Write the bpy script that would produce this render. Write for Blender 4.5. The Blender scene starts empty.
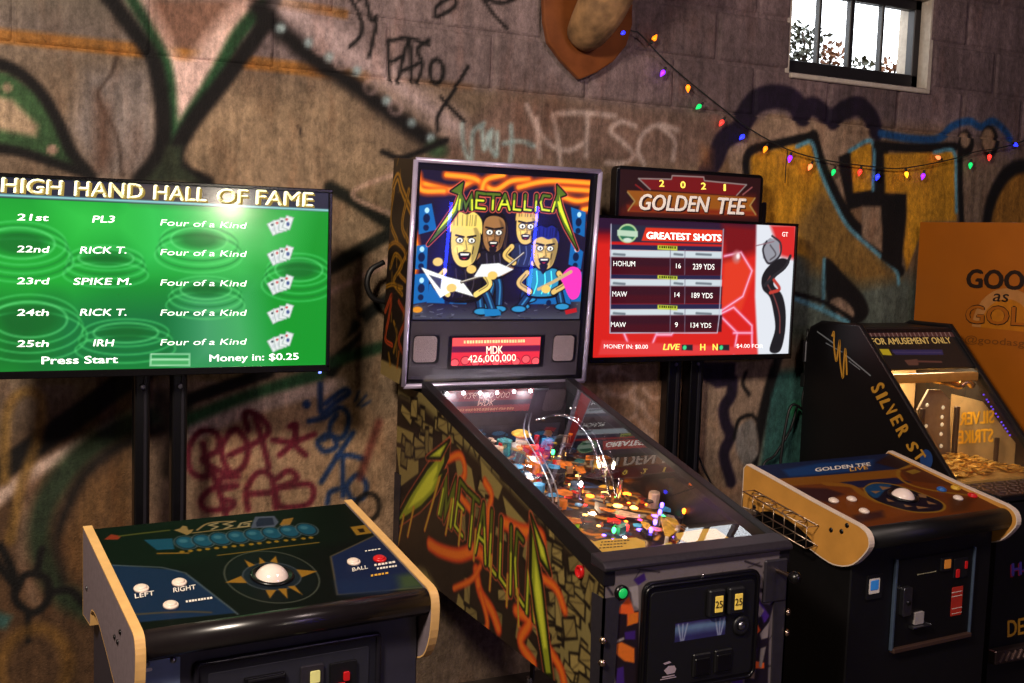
import bpy, bmesh, math, random
import numpy as np
from mathutils import Vector, Matrix

# ------------------------------------------------------------------ camera, world, lights, exposure
FPX, YAW, PIT, ROL, CZ = 1139.965, 0.474943, 0.0920307, 0.0339636, 1.692781
CAMP = Vector((0, 0, CZ))
_F = Vector((math.sin(YAW)*math.cos(PIT), math.cos(YAW)*math.cos(PIT), -math.sin(PIT)))
_R = Vector((math.cos(YAW), -math.sin(YAW), 0)); _U = _R.cross(_F)
_R2 = _R*math.cos(ROL) + _U*math.sin(ROL); _U2 = -_R*math.sin(ROL) + _U*math.cos(ROL)
scene = bpy.context.scene
COL = scene.collection
cd = bpy.data.cameras.new('camera'); cam = bpy.data.objects.new('camera', cd); COL.objects.link(cam)
cd.sensor_fit = 'HORIZONTAL'; cd.sensor_width = 36; cd.lens = FPX/1024*36; cd.clip_start = .05
cam.matrix_world = Matrix(((_R2.x, _U2.x, -_F.x, 0), (_R2.y, _U2.y, -_F.y, 0), (_R2.z, _U2.z, -_F.z, CZ), (0, 0, 0, 1)))
scene.camera = cam
w = bpy.data.worlds.new('overcast_daylight'); scene.world = w; w.use_nodes = True
bg = w.node_tree.nodes['Background']; bg.inputs[0].default_value = (.93, .96, 1, 1); bg.inputs[1].default_value = 5.0
vs = scene.view_settings
vs.view_transform = 'Standard'; vs.look = 'None'; vs.exposure = 0.0; vs.gamma = 1.0; vs.use_curve_mapping = False

def area(name, loc, target, size, power, color, size_y=None, spread=180):
    l = bpy.data.lights.new(name, 'AREA'); l.energy = power; l.color = color; l.size = size
    if size_y: l.shape = 'RECTANGLE'; l.size_y = size_y
    l.spread = math.radians(spread)
    o = bpy.data.objects.new(name, l); COL.objects.link(o); o.location = loc
    o.rotation_euler = (Vector(target)-Vector(loc)).to_track_quat('-Z', 'Y').to_euler()
    return o
area('ceiling_lamp', (-.7, 1.0, 3.15), (1.3, 3.3, 1.1), .5, 165, (1, .85, .70))
area('ceiling_lamp', (2.2, .9, 3.2), (2.7, 3.6, 2.0), .5, 34, (1, .80, .74))
area('neon_lamp', (3.6, -2.6, 2.4), (2.0, 3.0, 1.3), .9, 17, (.62, .42, 1), .2)
area('bar_lamp', (2.08, -2.0, 1.86), (.7, 3.4, 1.7), .12, 10, (1, .88, .68))

# ------------------------------------------------------------------ helpers
def tag(o, label=None, cat=None, group=None, kind=None):
    if label: o['label'] = label
    if cat: o['category'] = cat
    if group: o['group'] = group
    if kind: o['kind'] = kind
    return o
def empty(name, loc, rz=0, label=None, cat=None, group=None):
    o = bpy.data.objects.new(name, None); COL.objects.link(o); o.empty_display_size = .05
    o.location = loc; o.rotation_euler = (0, 0, rz)
    return tag(o, label, cat, group)
def RM(loc, rz=0): return Matrix.Translation(Vector(loc)) @ Matrix.Rotation(rz, 4, 'Z')
def lin(c):
    c = np.asarray(c, float)/255.0
    return np.where(c <= .04045, c/12.92, ((c+.055)/1.055)**2.4)
def mk(name, verts, faces, mat, parent=None, smooth=False):
    me = bpy.data.meshes.new(name); me.from_pydata([tuple(v) for v in verts], [], faces)
    if smooth: me.polygons.foreach_set('use_smooth', [True]*len(me.polygons))
    me.materials.append(mat); me.update()
    o = bpy.data.objects.new(name, me); COL.objects.link(o); o.parent = parent
    return o
def from_bm(name, bm, mat, parent=None, smooth=False):
    bmesh.ops.recalc_face_normals(bm, faces=bm.faces[:])
    me = bpy.data.meshes.new(name); bm.to_mesh(me); bm.free()
    if smooth: me.polygons.foreach_set('use_smooth', [True]*len(me.polygons))
    me.materials.append(mat); o = bpy.data.objects.new(name, me); COL.objects.link(o); o.parent = parent
    return o
def box(name, c, s, mat, parent=None, bev=.003, rot=None, seg=1):
    bm = bmesh.new(); bmesh.ops.create_cube(bm, size=1)
    bmesh.ops.scale(bm, vec=s, verts=bm.verts)
    if bev: bmesh.ops.bevel(bm, geom=bm.edges[:], offset=min(bev, min(s)*.45), segments=seg, affect='EDGES', profile=.5)
    M = Matrix.Translation(Vector(c)) @ (rot.to_4x4() if rot else Matrix())
    bmesh.ops.transform(bm, matrix=M, verts=bm.verts)
    return from_bm(name, bm, mat, parent)
def prism(name, poly, vec, mat, parent=None, bev=0):
    bm = bmesh.new(); vs_ = [bm.verts.new(p) for p in poly]; f = bm.faces.new(vs_)
    r = bmesh.ops.extrude_face_region(bm, geom=[f])
    bmesh.ops.translate(bm, vec=vec, verts=[g for g in r['geom'] if isinstance(g, bmesh.types.BMVert)])
    if bev: bmesh.ops.bevel(bm, geom=bm.edges[:], offset=bev, segments=2, affect='EDGES', profile=.5)
    return from_bm(name, bm, mat, parent)
def frame_of(d):
    d = Vector(d).normalized(); a = Vector((0, 0, 1)) if abs(d.z) < .9 else Vector((1, 0, 0))
    x = d.cross(a).normalized(); return x, d.cross(x).normalized(), d
def lathe(name, prof, base, axis, mat, parent=None, seg=20, smooth=True):
    x, y, d = frame_of(axis); base = Vector(base); V = []; F = []
    for r, h in prof:
        for k in range(seg):
            a = 2*math.pi*k/seg; V.append(base + d*h + (x*math.cos(a)+y*math.sin(a))*r)
    n = len(prof)
    for i in range(n-1):
        for k in range(seg):
            F.append((i*seg+k, i*seg+(k+1) % seg, (i+1)*seg+(k+1) % seg, (i+1)*seg+k))
    F.append(tuple(range(seg))[::-1]); F.append(tuple((n-1)*seg+k for k in range(seg)))
    return mk(name, V, F, mat, parent, smooth)
def cyl(name, p0, p1, r, mat, parent=None, seg=16):
    p0, p1 = Vector(p0), Vector(p1); L = (p1-p0).length; e = min(r*.2, L*.2)
    return lathe(name, [(r-e, 0), (r, e), (r, L-e), (r-e, L)], p0, p1-p0, mat, parent, seg, False)
def sm(pts, n=6, closed=False):
    P = [np.array(p, float) for p in pts]
    if len(P) < 3: return P
    out = []; N = len(P); R = range(N if closed else N-1)
    for i in R:
        p0 = P[i-1] if (i > 0 or closed) else P[0]*2-P[1]
        p1 = P[i]; p2 = P[(i+1) % N]; p3 = P[(i+2) % N] if (i+2 < N or closed) else P[-1]*2-P[-2]
        for k in range(n):
            t = k/n; out.append(.5*((2*p1)+(-p0+p2)*t+(2*p0-5*p1+4*p2-p3)*t*t+(-p0+3*p1-3*p2+p3)*t**3))
    out.append(P[0] if closed else P[-1]); return out
def tube(name, pts, r, mat, parent=None, seg=8, smooth_n=0, radii=None, closed=False):
    if smooth_n:
        if radii is not None:
            q = sm([tuple(p)+(rr,) for p, rr in zip(pts, radii)], smooth_n); pts = [p[:3] for p in q]; radii = [p[3] for p in q]
        else: pts = sm(pts, smooth_n, closed)
        if closed: pts = pts[:-1]
    P = [Vector(p) for p in pts]; n = len(P); V = []; F = []; x = None
    for i in range(n):
        a = P[i-1] if (i > 0 or closed) else P[i]; b = P[(i+1) % n] if (i < n-1 or closed) else P[i]
        d = (b-a).normalized()
        if x is None: x, y, _ = frame_of(d)
        else:
            x = (x - d*x.dot(d)).normalized(); y = d.cross(x)
        rr = radii[i] if radii is not None else r
        for k in range(seg):
            t = 2*math.pi*k/seg; V.append(P[i]+(x*math.cos(t)+y*math.sin(t))*rr)
    for i in range(n if closed else n-1):
        j = (i+1) % n
        for k in range(seg): F.append((i*seg+k, i*seg+(k+1) % seg, j*seg+(k+1) % seg, j*seg+k))
    if not closed: F.append(tuple(range(seg))[::-1]); F.append(tuple((n-1)*seg+k for k in range(seg)))
    return mk(name, V, F, mat, parent, True)
def rrect(x0, x1, y0, y1, r, n=5):
    out = []
    for cx, cy, a0 in ((x1-r, y1-r, 0), (x0+r, y1-r, 90), (x0+r, y0+r, 180), (x1-r, y0+r, 270)):
        for k in range(n+1):
            a = math.radians(a0+90*k/n); out.append((cx+r*math.cos(a), cy+r*math.sin(a)))
    return out

# a plane in the local frame of a thing; px() takes a photograph pixel to the point of that plane it shows
class Plane:
    def __init__(s, M, o, u, v):
        s.M = M; s.o = Vector(o); s.u = Vector(u).normalized(); s.v = Vector(v).normalized(); s.n = s.u.cross(s.v)
        Mi = M.inverted(); s.c = Mi @ CAMP; s.Mi3 = Mi.to_3x3()
    def px(s, x, y=None, h=0):
        if y is None: x, y = x
        d = s.Mi3 @ (_F + _R2*((x-512)/FPX) - _U2*((y-341.5)/FPX))
        t = ((s.o + s.n*h - s.c).dot(s.n))/d.dot(s.n); p = s.c + d*t - s.o
        return (p.dot(s.u), p.dot(s.v))
    def at(s, u, v=None, h=0):
        if v is None: u, v = u
        return s.o + s.u*u + s.v*v + s.n*h
    def p3(s, x, y, h=0):
        q = s.px(x, y, h); return s.at(q[0], q[1], h)
def Z(ox, oy, sc, pts): return [(ox+x/sc, oy+y/sc) for x, y in pts]

# ------------------------------------------------------------------ materials (all node based)
_mats = {}
def mat(name, rgb=(128, 128, 128), rough=.5, metal=0, emit=None, es=1.0, var=.12, nscale=30, bump=0, coat=0, attr=False, spec=.5):
    if name in _mats: return _mats[name]
    m = bpy.data.materials.new(name); m.use_nodes = True; nt = m.node_tree; b = nt.nodes['Principled BSDF']
    b.inputs['Roughness'].default_value = rough; b.inputs['Metallic'].default_value = metal
    b.inputs['Specular IOR Level'].default_value = spec
    if coat: b.inputs['Coat Weight'].default_value = coat; b.inputs['Coat Roughness'].default_value = .06
    tc = nt.nodes.new('ShaderNodeTexCoord')
    no = nt.nodes.new('ShaderNodeTexNoise'); no.inputs['Scale'].default_value = nscale; no.inputs['Detail'].default_value = 5
    nt.links.new(tc.outputs['Object'], no.inputs['Vector'])
    mr = nt.nodes.new('ShaderNodeMapRange'); mr.inputs[1].default_value = .3; mr.inputs[2].default_value = .7
    mr.inputs[3].default_value = 1-var; mr.inputs[4].default_value = 1+var
    nt.links.new(no.outputs['Fac'], mr.inputs[0])
    if attr:
        at = nt.nodes.new('ShaderNodeAttribute'); at.attribute_name = 'Col'; src = at.outputs['Color']
    else:
        rg = nt.nodes.new('ShaderNodeRGB'); rg.outputs[0].default_value = (*lin(rgb), 1); src = rg.outputs[0]
    vm = nt.nodes.new('ShaderNodeVectorMath'); vm.operation = 'SCALE'
    nt.links.new(src, vm.inputs[0]); nt.links.new(mr.outputs[0], vm.inputs['Scale'])
    if emit is None and not (attr and es < 0):
        nt.links.new(vm.outputs[0], b.inputs['Base Color'])
    elif attr:
        b.inputs['Base Color'].default_value = (.01, .01, .01, 1); nt.links.new(src, b.inputs['Emission Color']); b.inputs['Emission Strength'].default_value = -es
    else:
        nt.links.new(vm.outputs[0], b.inputs['Base Color']); b.inputs['Emission Color'].default_value = (*lin(emit), 1); b.inputs['Emission Strength'].default_value = es
    if bump:
        bp = nt.nodes.new('ShaderNodeBump'); bp.inputs['Strength'].default_value = bump; bp.inputs['Distance'].default_value = .01
        nt.links.new(no.outputs['Fac'], bp.inputs['Height']); nt.links.new(bp.outputs[0], b.inputs['Normal'])
    _mats[name] = m; return m
def wall_mat():
    m = bpy.data.materials.new('painted_concrete'); m.use_nodes = True; nt = m.node_tree; b = nt.nodes['Principled BSDF']
    b.inputs['Roughness'].default_value = .82; b.inputs['Specular IOR Level'].default_value = .3
    N = nt.nodes.new; L = nt.links.new
    geo = N('ShaderNodeNewGeometry'); at = N('ShaderNodeAttribute'); at.attribute_name = 'Col'
    def noise(scale, sx=1, sz=1, det=6, rough=.6):
        mp = N('ShaderNodeMapping'); mp.inputs['Scale'].default_value = (sx, 1, sz); L(geo.outputs['Position'], mp.inputs['Vector'])
        n = N('ShaderNodeTexNoise'); n.inputs['Scale'].default_value = scale; n.inputs['Detail'].default_value = det; n.inputs['Roughness'].default_value = rough
        L(mp.outputs[0], n.inputs['Vector']); return n.outputs['Fac']
    def rng(s, a, b_, lo, hi):
        r = N('ShaderNodeMapRange'); r.inputs[1].default_value = a; r.inputs[2].default_value = b_; r.inputs[3].default_value = lo; r.inputs[4].default_value = hi
        L(s, r.inputs[0]); return r.outputs[0]
    def mul(a, b_):
        x = N('ShaderNodeMath'); x.operation = 'MULTIPLY'; L(a, x.inputs[0]); L(b_, x.inputs[1]); return x.outputs[0]
    blot = rng(noise(3.2), .35, .68, .76, 1.18); streak = rng(noise(9, 2.6, .22, 6, .62), .33, .68, .72, 1.22); fine = rng(noise(42, 1, .7, 8, .78), .36, .64, .6, 1.34)
    f = mul(mul(blot, streak), fine)
    vm = N('ShaderNodeVectorMath'); vm.operation = 'SCALE'; L(at.outputs['Color'], vm.inputs[0]); L(f, vm.inputs['Scale'])
    rust = N('ShaderNodeMix'); rust.data_type = 'RGBA'; rust.blend_type = 'MULTIPLY'; L(rng(noise(5, 1.6, .5), .52, .74, 0, .6), rust.inputs[0])
    L(vm.outputs[0], rust.inputs[6]); rust.inputs[7].default_value = (.78, .5, .36, 1)
    L(rust.outputs[2], b.inputs['Base Color'])
    bp = N('ShaderNodeBump'); bp.inputs['Strength'].default_value = .55; bp.inputs['Distance'].default_value = .008
    hs = N('ShaderNodeMath'); hs.operation = 'ADD'; L(noise(34, 1, .7), hs.inputs[0]); L(noise(140), hs.inputs[1])
    L(hs.outputs[0], bp.inputs['Height']); L(bp.outputs[0], b.inputs['Normal'])
    return m
def glass_mat(name, tint=(1, 1, 1), boost=1.0, rough=0.0):
    m = bpy.data.materials.new(name); m.use_nodes = True; nt = m.node_tree; nt.nodes.remove(nt.nodes['Principled BSDF'])
    tr = nt.nodes.new('ShaderNodeBsdfTransparent'); tr.inputs[0].default_value = (*tint, 1)
    gl = nt.nodes.new('ShaderNodeBsdfGlossy'); gl.inputs['Roughness'].default_value = rough
    lw = nt.nodes.new('ShaderNodeLayerWeight'); lw.inputs[0].default_value = .5
    pw_ = nt.nodes.new('ShaderNodeMath'); pw_.operation = 'POWER'; pw_.inputs[1].default_value = 5; nt.links.new(lw.outputs['Facing'], pw_.inputs[0])
    mu = nt.nodes.new('ShaderNodeMath'); mu.operation = 'MULTIPLY_ADD'; mu.inputs[1].default_value = .92; mu.inputs[2].default_value = .075*boost; mu.use_clamp = True
    mx = nt.nodes.new('ShaderNodeMixShader'); nt.links.new(pw_.outputs[0], mu.inputs[0]); nt.links.new(mu.outputs[0], mx.inputs[0])
    nt.links.new(tr.outputs[0], mx.inputs[1]); nt.links.new(gl.outputs[0], mx.inputs[2])
    nt.links.new(mx.outputs[0], nt.nodes['Material Output'].inputs[0]); return m
BLACK = mat('black_laminate', (9, 8, 10), .45, var=.2)
BLACKP = mat('black_plastic', (8, 7, 9), .3, var=.15)
DARK = mat('charcoal_metal', (25, 24, 28), .42, .2, nscale=60)
GUN = mat('gunmetal_powder_coat', (58, 54, 62), .38, .5, nscale=80)
CHROME = mat('chrome', (205, 200, 210), .16, 1.0, var=.05)
STEEL = mat('brushed_steel', (150, 150, 158), .32, 1.0, nscale=90)
WHITEP = mat('white_plastic', (225, 205, 190), .25, var=.05)
IVORY = mat('ivory_trackball', (235, 215, 205), .12, var=.04, coat=.6)
REDP = mat('red_plastic_button', (190, 25, 28), .28, var=.06, emit=(190, 25, 28), es=.08)
YELP = mat('yellow_plastic', (205, 160, 50), .4)
BLUEP = mat('blue_plastic', (40, 95, 165), .35)
PRINT = mat('printed_vinyl', rough=.36, attr=True, var=.06, nscale=120)
PRINTG = mat('glossy_printed_overlay', rough=.5, attr=True, var=.06, nscale=120, spec=.08)
SCREEN = mat('lit_display', rough=.12, attr=True, es=-1.05)
SCREEN2 = mat('lit_backglass', rough=.1, attr=True, es=-1.5)
WTXT = mat('lit_white_text', (240, 245, 240), .4, emit=(240, 245, 240), es=1.1)
YTXT = mat('lit_yellow_text', (235, 215, 90), .4, emit=(240, 215, 90), es=1.0)
def glow(name, rgb, s): return mat(name, rgb, .3, emit=rgb, es=s, var=0)
WALLM = wall_mat()

# ------------------------------------------------------------------ painter: flat print held as colours on a fine mesh
class Canvas:
    def __init__(s, u0, u1, v0, v1, res, base):
        s.u0, s.u1, s.v0, s.v1 = u0, u1, v0, v1
        s.nu = int(round((u1-u0)/res))+1; s.nv = int(round((v1-v0)/res))+1
        s.U = np.linspace(u0, u1, s.nu); s.V = np.linspace(v0, v1, s.nv); s.res = res
        s.c = np.empty((s.nv, s.nu, 3)); s.c[:] = np.array(base, float)
    def win(s, lo, hi, pad):
        i0 = np.searchsorted(s.U, lo[0]-pad); i1 = np.searchsorted(s.U, hi[0]+pad); j0 = np.searchsorted(s.V, lo[1]-pad); j1 = np.searchsorted(s.V, hi[1]+pad)
        if i1 <= i0 or j1 <= j0: return None
        return slice(j0, j1), slice(i0, i1), *np.meshgrid(s.U[i0:i1], s.V[j0:j1])
    def mix(s, sj, si, a, col):
        s.c[sj, si] += (np.array(col, float)-s.c[sj, si])*np.clip(a, 0, 1)[..., None]
    def stroke(s, pts, w, col, soft=None, a=1, smooth=True, taper=False):
        P = np.array(sm(pts) if smooth and len(pts) > 2 else pts, float); soft = soft if soft is not None else s.res*1.2
        W = s.win(P.min(0), P.max(0), w/2+soft)
        if W is None: return
        sj, si, X, Y = W; D = np.full(X.shape, 1e9)
        for p, q in zip(P[:-1], P[1:]):
            d = q-p; L = max(d@d, 1e-12); t = np.clip(((X-p[0])*d[0]+(Y-p[1])*d[1])/L, 0, 1)
            D = np.minimum(D, np.hypot(X-p[0]-t*d[0], Y-p[1]-t*d[1]))
        s.mix(sj, si, a*np.clip((w/2+soft/2-D)/soft, 0, 1), col)
    def fill(s, pts, col, soft=None, a=1, smooth=False):
        P = np.array(sm(pts, closed=True)[:-1] if smooth else pts, float); soft = soft if soft is not None else s.res*1.2
        W = s.win(P.min(0), P.max(0), soft)
        if W is None: return
        sj, si, X, Y = W; ins = np.zeros(X.shape, bool); D = np.full(X.shape, 1e9)
        for p, q in zip(P, np.roll(P, -1, 0)):
            d = q-p; L = max(d@d, 1e-12); t = np.clip(((X-p[0])*d[0]+(Y-p[1])*d[1])/L, 0, 1)
            D = np.minimum(D, np.hypot(X-p[0]-t*d[0], Y-p[1]-t*d[1]))
            if p[1] != q[1]: ins ^= ((p[1] > Y) != (q[1] > Y)) & (X < (q[0]-p[0])*(Y-p[1])/(q[1]-p[1])+p[0])
        s.mix(sj, si, a*np.clip(.5+np.where(ins, D, -D)/soft, 0, 1), col)
    def disc(s, c, rx, ry, col, soft=None, a=1):
        soft = soft if soft is not None else s.res*1.2; W = s.win((c[0]-rx, c[1]-ry), (c[0]+rx, c[1]+ry), soft)
        if W is None: return
        sj, si, X, Y = W; r = np.hypot((X-c[0])/rx, (Y-c[1])/ry)
        s.mix(sj, si, a*np.clip(.5+(1-r)*min(rx, ry)/soft, 0, 1), col)
    def ring(s, c, rx, ry, wd, col, a=1, soft=None, n=40):
        s.stroke([(c[0]+rx*math.cos(2*math.pi*k/n), c[1]+ry*math.sin(2*math.pi*k/n)) for k in range(n+1)], wd, col, soft, a, False)
    def sample(s, u, v):
        x = np.clip((np.asarray(u)-s.u0)/(s.u1-s.u0)*(s.nu-1), 0, s.nu-1.001); y = np.clip((np.asarray(v)-s.v0)/(s.v1-s.v0)*(s.nv-1), 0, s.nv-1.001)
        i = x.astype(int); j = y.astype(int); fx = (x-i)[:, None]; fy = (y-j)[:, None]
        return (s.c[j, i]*(1-fx)+s.c[j, i+1]*fx)*(1-fy)+(s.c[j+1, i]*(1-fx)+s.c[j+1, i+1]*fx)*fy
def grid_faces(nu, nv):
    a = np.arange(nu*nv).reshape(nv, nu); return np.stack([a[:-1, :-1], a[:-1, 1:], a[1:, 1:], a[1:, :-1]], -1).reshape(-1, 4)
def fast_mesh(name, V, F, C, material, parent=None):
    me = bpy.data.meshes.new(name); V = np.asarray(V, np.float32); F = np.asarray(F, np.int32)
    me.vertices.add(len(V)); me.vertices.foreach_set('co', V.ravel())
    me.loops.add(F.size); me.loops.foreach_set('vertex_index', F.ravel())
    me.polygons.add(len(F)); me.polygons.foreach_set('loop_start', np.arange(0, F.size, 4, dtype=np.int32))
    me.update(calc_edges=True)
    at = me.color_attributes.new('Col', 'FLOAT_COLOR', 'POINT')
    at.data.foreach_set('color', np.concatenate([lin(C), np.ones((len(V), 1))], 1).astype(np.float32).ravel())
    me.materials.append(material); o = bpy.data.objects.new(name, me); COL.objects.link(o); o.parent = parent
    return o
def art(name, pl, cv, material, parent, warp=None, h=0, n=None):
    nu, nv = n or (cv.nu, cv.nv); S, T = np.meshgrid(np.linspace(0, 1, nu), np.linspace(0, 1, nv)); S = S.ravel(); T = T.ravel()
    if warp: u, v = warp(S, T)
    else: u = cv.u0+(cv.u1-cv.u0)*S; v = cv.v0+(cv.v1-cv.v0)*T
    o, a, b, nn = (np.array(x) for x in (pl.o, pl.u, pl.v, pl.n))
    V = o+u[:, None]*a+v[:, None]*b+nn*h
    return fast_mesh(name, V, grid_faces(nu, nv), cv.sample(u, v), material, parent)

# ------------------------------------------------------------------ lettering
_tc = {}
def text_mesh(body, bold=0.0):
    k = (body, bold)
    if k not in _tc:
        cu = bpy.data.curves.new('lettering', 'FONT'); cu.body = body; cu.size = 1; cu.offset = bold; cu.resolution_u = 3
        o = bpy.data.objects.new('lettering', cu); me = bpy.data.meshes.new_from_object(o)
        V = np.array([v.co[:2] for v in me.vertices]); F = [tuple(p.vertices) for p in me.polygons]
        bpy.data.objects.remove(o); bpy.data.meshes.remove(me); bpy.data.curves.remove(cu); _tc[k] = (V, F)
    return _tc[k]
def text(pl, body, bl, br, tl, material, parent, bold=.012, italic=0, px=True, h=.0012, name='lettering', rev=False):
    V, F = text_mesh(body, 0.0); H, _ = text_mesh('H', 0.0)
    if bold > .008:
        n0 = len(V); V = np.concatenate([V+np.array((d, e)) for d, e in ((-1, -.5), (0, .5), (1, -.5), (0, 0))*np.array(bold-.004)]); F = [tuple(i+n0*k for i in f) for k in range(4) for f in F]
    q = [np.array(pl.px(*p) if px else p) for p in (bl, br, tl)]
    x = (V[:, 0]-V[:, 0].min())/(V[:, 0].max()-V[:, 0].min()); y = V[:, 1]/H[:, 1].max()
    if rev: x = 1-x
    L = np.linalg.norm(q[1]-q[0]); hh = np.linalg.norm(q[2]-q[0])
    uv = q[0]+x[:, None]*(q[1]-q[0])+y[:, None]*(q[2]-q[0])+(italic*hh*y)[:, None]*((q[1]-q[0])/L)
    nc = 4 if bold > .008 else 1; m_ = len(uv)//nc
    return mk(name, [pl.at(a, b, h+.00022*(i//m_)) for i, (a, b) in enumerate(uv)], F, material, parent)
def dashes(pl, bl, br, tl, n, material, parent, h=.0012, name='small_print'):
    q = [np.array(pl.px(*p)) for p in (bl, br, tl)]; V = []; F = []
    for i in range(n):
        a, b = i/n, (i+(.78 if i % 3 else .6))/n; k = len(V)
        for x, y in ((a, 0), (b, 0), (b, 1), (a, 1)): V.append(pl.at(*(q[0]+(q[1]-q[0])*x+(q[2]-q[0])*y), h))
        F.append((k, k+1, k+2, k+3))
    return mk(name, V, F, material, parent)
def band_logo(cv, f, scale, cols, barbs=True):
    """angular band name with barbed first and last letters; f maps letter space (0..9.2 across, 0..1 high) to the canvas"""
    L = [[(1.35, .12), (1.35, .98), (1.95, .92)], [(1.35, .55), (1.85, .53)], [(1.35, .12), (1.98, .08)],
         [(2.1, .92), (3.0, .9)], [(2.55, .9), (2.55, .05)], [(3.0, .05), (3.4, .92), (3.8, .05)], [(3.12, .35), (3.65, .35)],
         [(4.1, .92), (4.1, .08), (4.6, .05)], [(4.9, .92), (4.9, .08), (5.4, .05)], [(5.75, .92), (5.75, .02)],
         [(6.75, .88), (6.25, .92), (6.1, .5), (6.25, .1), (6.8, .05)]]
    M = [[(-1.9, -1.55), (-.1, .35), (.35, 1.5), (.2, .55), (.02, -.1), (-.6, -.7)], [(-.5, 1.02), (.35, 1.55), (.12, .85)],
         [(.12, .0), (.2, 1.0), (.62, .35), (1.0, 1.0), (1.14, 0), (.9, 0), (.86, .55), (.6, -.05), (.4, .55), (.36, 0)]]
    A = [[(9.2, -1.75), (7.75, .3), (7.25, 1.55), (7.35, .6), (7.55, -.1), (8.1, -.75)], [(8.0, 1.0), (7.25, 1.55), (7.5, .85)],
         [(6.95, 0), (7.3, 1.0), (7.75, 0), (7.5, 0), (7.4, .28), (7.22, .28), (7.15, 0)]]
    if not barbs: M, A = M[2:], A[2:]
    for wd, col in ((.36, cols[0]), (.25, cols[1])):
        for s_ in L: cv.stroke([f(*p) for p in s_], (.2+wd)*scale, col, smooth=False)
        for poly in M+A:
            q = [f(*p) for p in poly]; cv.fill(q, col); cv.stroke(q+[q[0]], wd*scale, col, smooth=False)
    for s_ in L: cv.stroke([f(*p) for p in s_], .2*scale, cols[2], smooth=False)
    for poly in M+A: cv.fill([f(*p) for p in poly], cols[2])
    for s_ in L+[[(.2, .9), (.14, 0)], [(1.0, .95), (1.08, 0)], [(7.3, .95), (7.02, 0)], [(7.3, .95), (7.65, 0)]]:
        for (xa, ya), (xb, yb) in zip(s_[:-1], s_[1:]):
            if ya < yb: xa, ya, xb, yb = xb, yb, xa, ya
            if yb > .56: continue
            if ya > .56: t = (ya-.56)/(ya-yb); xa, ya = xa+(xb-xa)*t, .56
            cv.stroke([f(xa, ya), f(xb, yb)], .15*scale, cols[3], smooth=False)
    for poly in (M[0], A[0]) if barbs else ():
        c = np.mean(poly, 0); cv.fill([f(*(c+(np.array(p)-c)*.62)) for p in poly], cols[3])

# ------------------------------------------------------------------ the room
I4 = Matrix()
WY = 3.8
wp = Plane(I4, (0, WY, 0), (1, 0, 0), (0, 0, 1))
XA, XB, ZT = -1.6, 6.4, 3.3
WIN = (3.215, 4.01, 2.405, 2.81)
cv = Canvas(.05, 5.0, .15, 3.3, .0055, (118, 98, 80))
def PX(ox, oy, sc, pts): return [wp.px(*p) for p in Z(ox, oy, sc, pts)]
def P0(*pts): return [wp.px(*p) for p in pts]
K = 1/270.0      # metres on the wall per photograph pixel, about
BLK = (13, 10, 10); GRN = (30, 64, 36); PNK = (205, 172, 160)
# broad colour fields of the wall, some lighter, some darker
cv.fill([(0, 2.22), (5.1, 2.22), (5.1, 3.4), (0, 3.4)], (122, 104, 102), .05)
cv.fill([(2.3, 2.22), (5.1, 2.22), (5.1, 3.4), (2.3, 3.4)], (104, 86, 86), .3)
cv.fill([(0, 2.22), (.75, 2.22), (.6, 3.4), (0, 3.4)], (112, 100, 88), .3)
cv.fill(P0((150, 0), (255, 0), (215, 50), (190, 70), (165, 50)), (122, 88, 72), .03)
cv.fill(P0((170, 180), (185, 110), (240, 90), (345, 95), (400, 165), (400, 420), (340, 400), (190, 430)), (146, 122, 96), .12)
cv.fill(P0((85, 70), (152, 65), (158, 150), (140, 178), (95, 178), (70, 130)), (120, 108, 102), .06)
cv.fill(P0((190, 420), (340, 385), (395, 420), (390, 560), (190, 520)), (158, 126, 96), .1)
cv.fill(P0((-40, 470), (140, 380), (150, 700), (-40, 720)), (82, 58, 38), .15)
cv.fill(P0((700, 130), (770, 125), (940, 130), (940, 330), (700, 330)), (120, 92, 66), .1)
cv.fill(P0((590, 350), (760, 350), (760, 500), (590, 500)), (140, 108, 84), .1)
cv.fill(P0((500, 95), (800, 130), (700, 165), (430, 160)), (116, 92, 80), .06)
# cracks and drip stains
cv.stroke(P0((118, 55), (110, 75), (98, 95), (108, 118), (118, 140), (122, 175)), .008, (50, 38, 32), .012)
cv.fill(P0((96, 92), (108, 110), (112, 150), (106, 172), (94, 170), (96, 130)), (78, 50, 36), .05, .8)
cv.stroke(P0((272, 52), (273, 62)), .006, (40, 30, 26)); cv.stroke(P0((298, 125), (301, 136)), .006, (40, 30, 26))
# yellow band along the ledge
cv.stroke([(0, 2.238), (.9, 2.232), (1.35, 2.222)], .045, (150, 98, 40), .012, .9)
cv.stroke([(1.3, 2.222), (1.75, 2.222)], .02, (120, 84, 50), .02, .6)
cv.stroke(P0((250, 0), (300, 6), (345, 14)), .03, (146, 96, 44), .012, .85)
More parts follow.
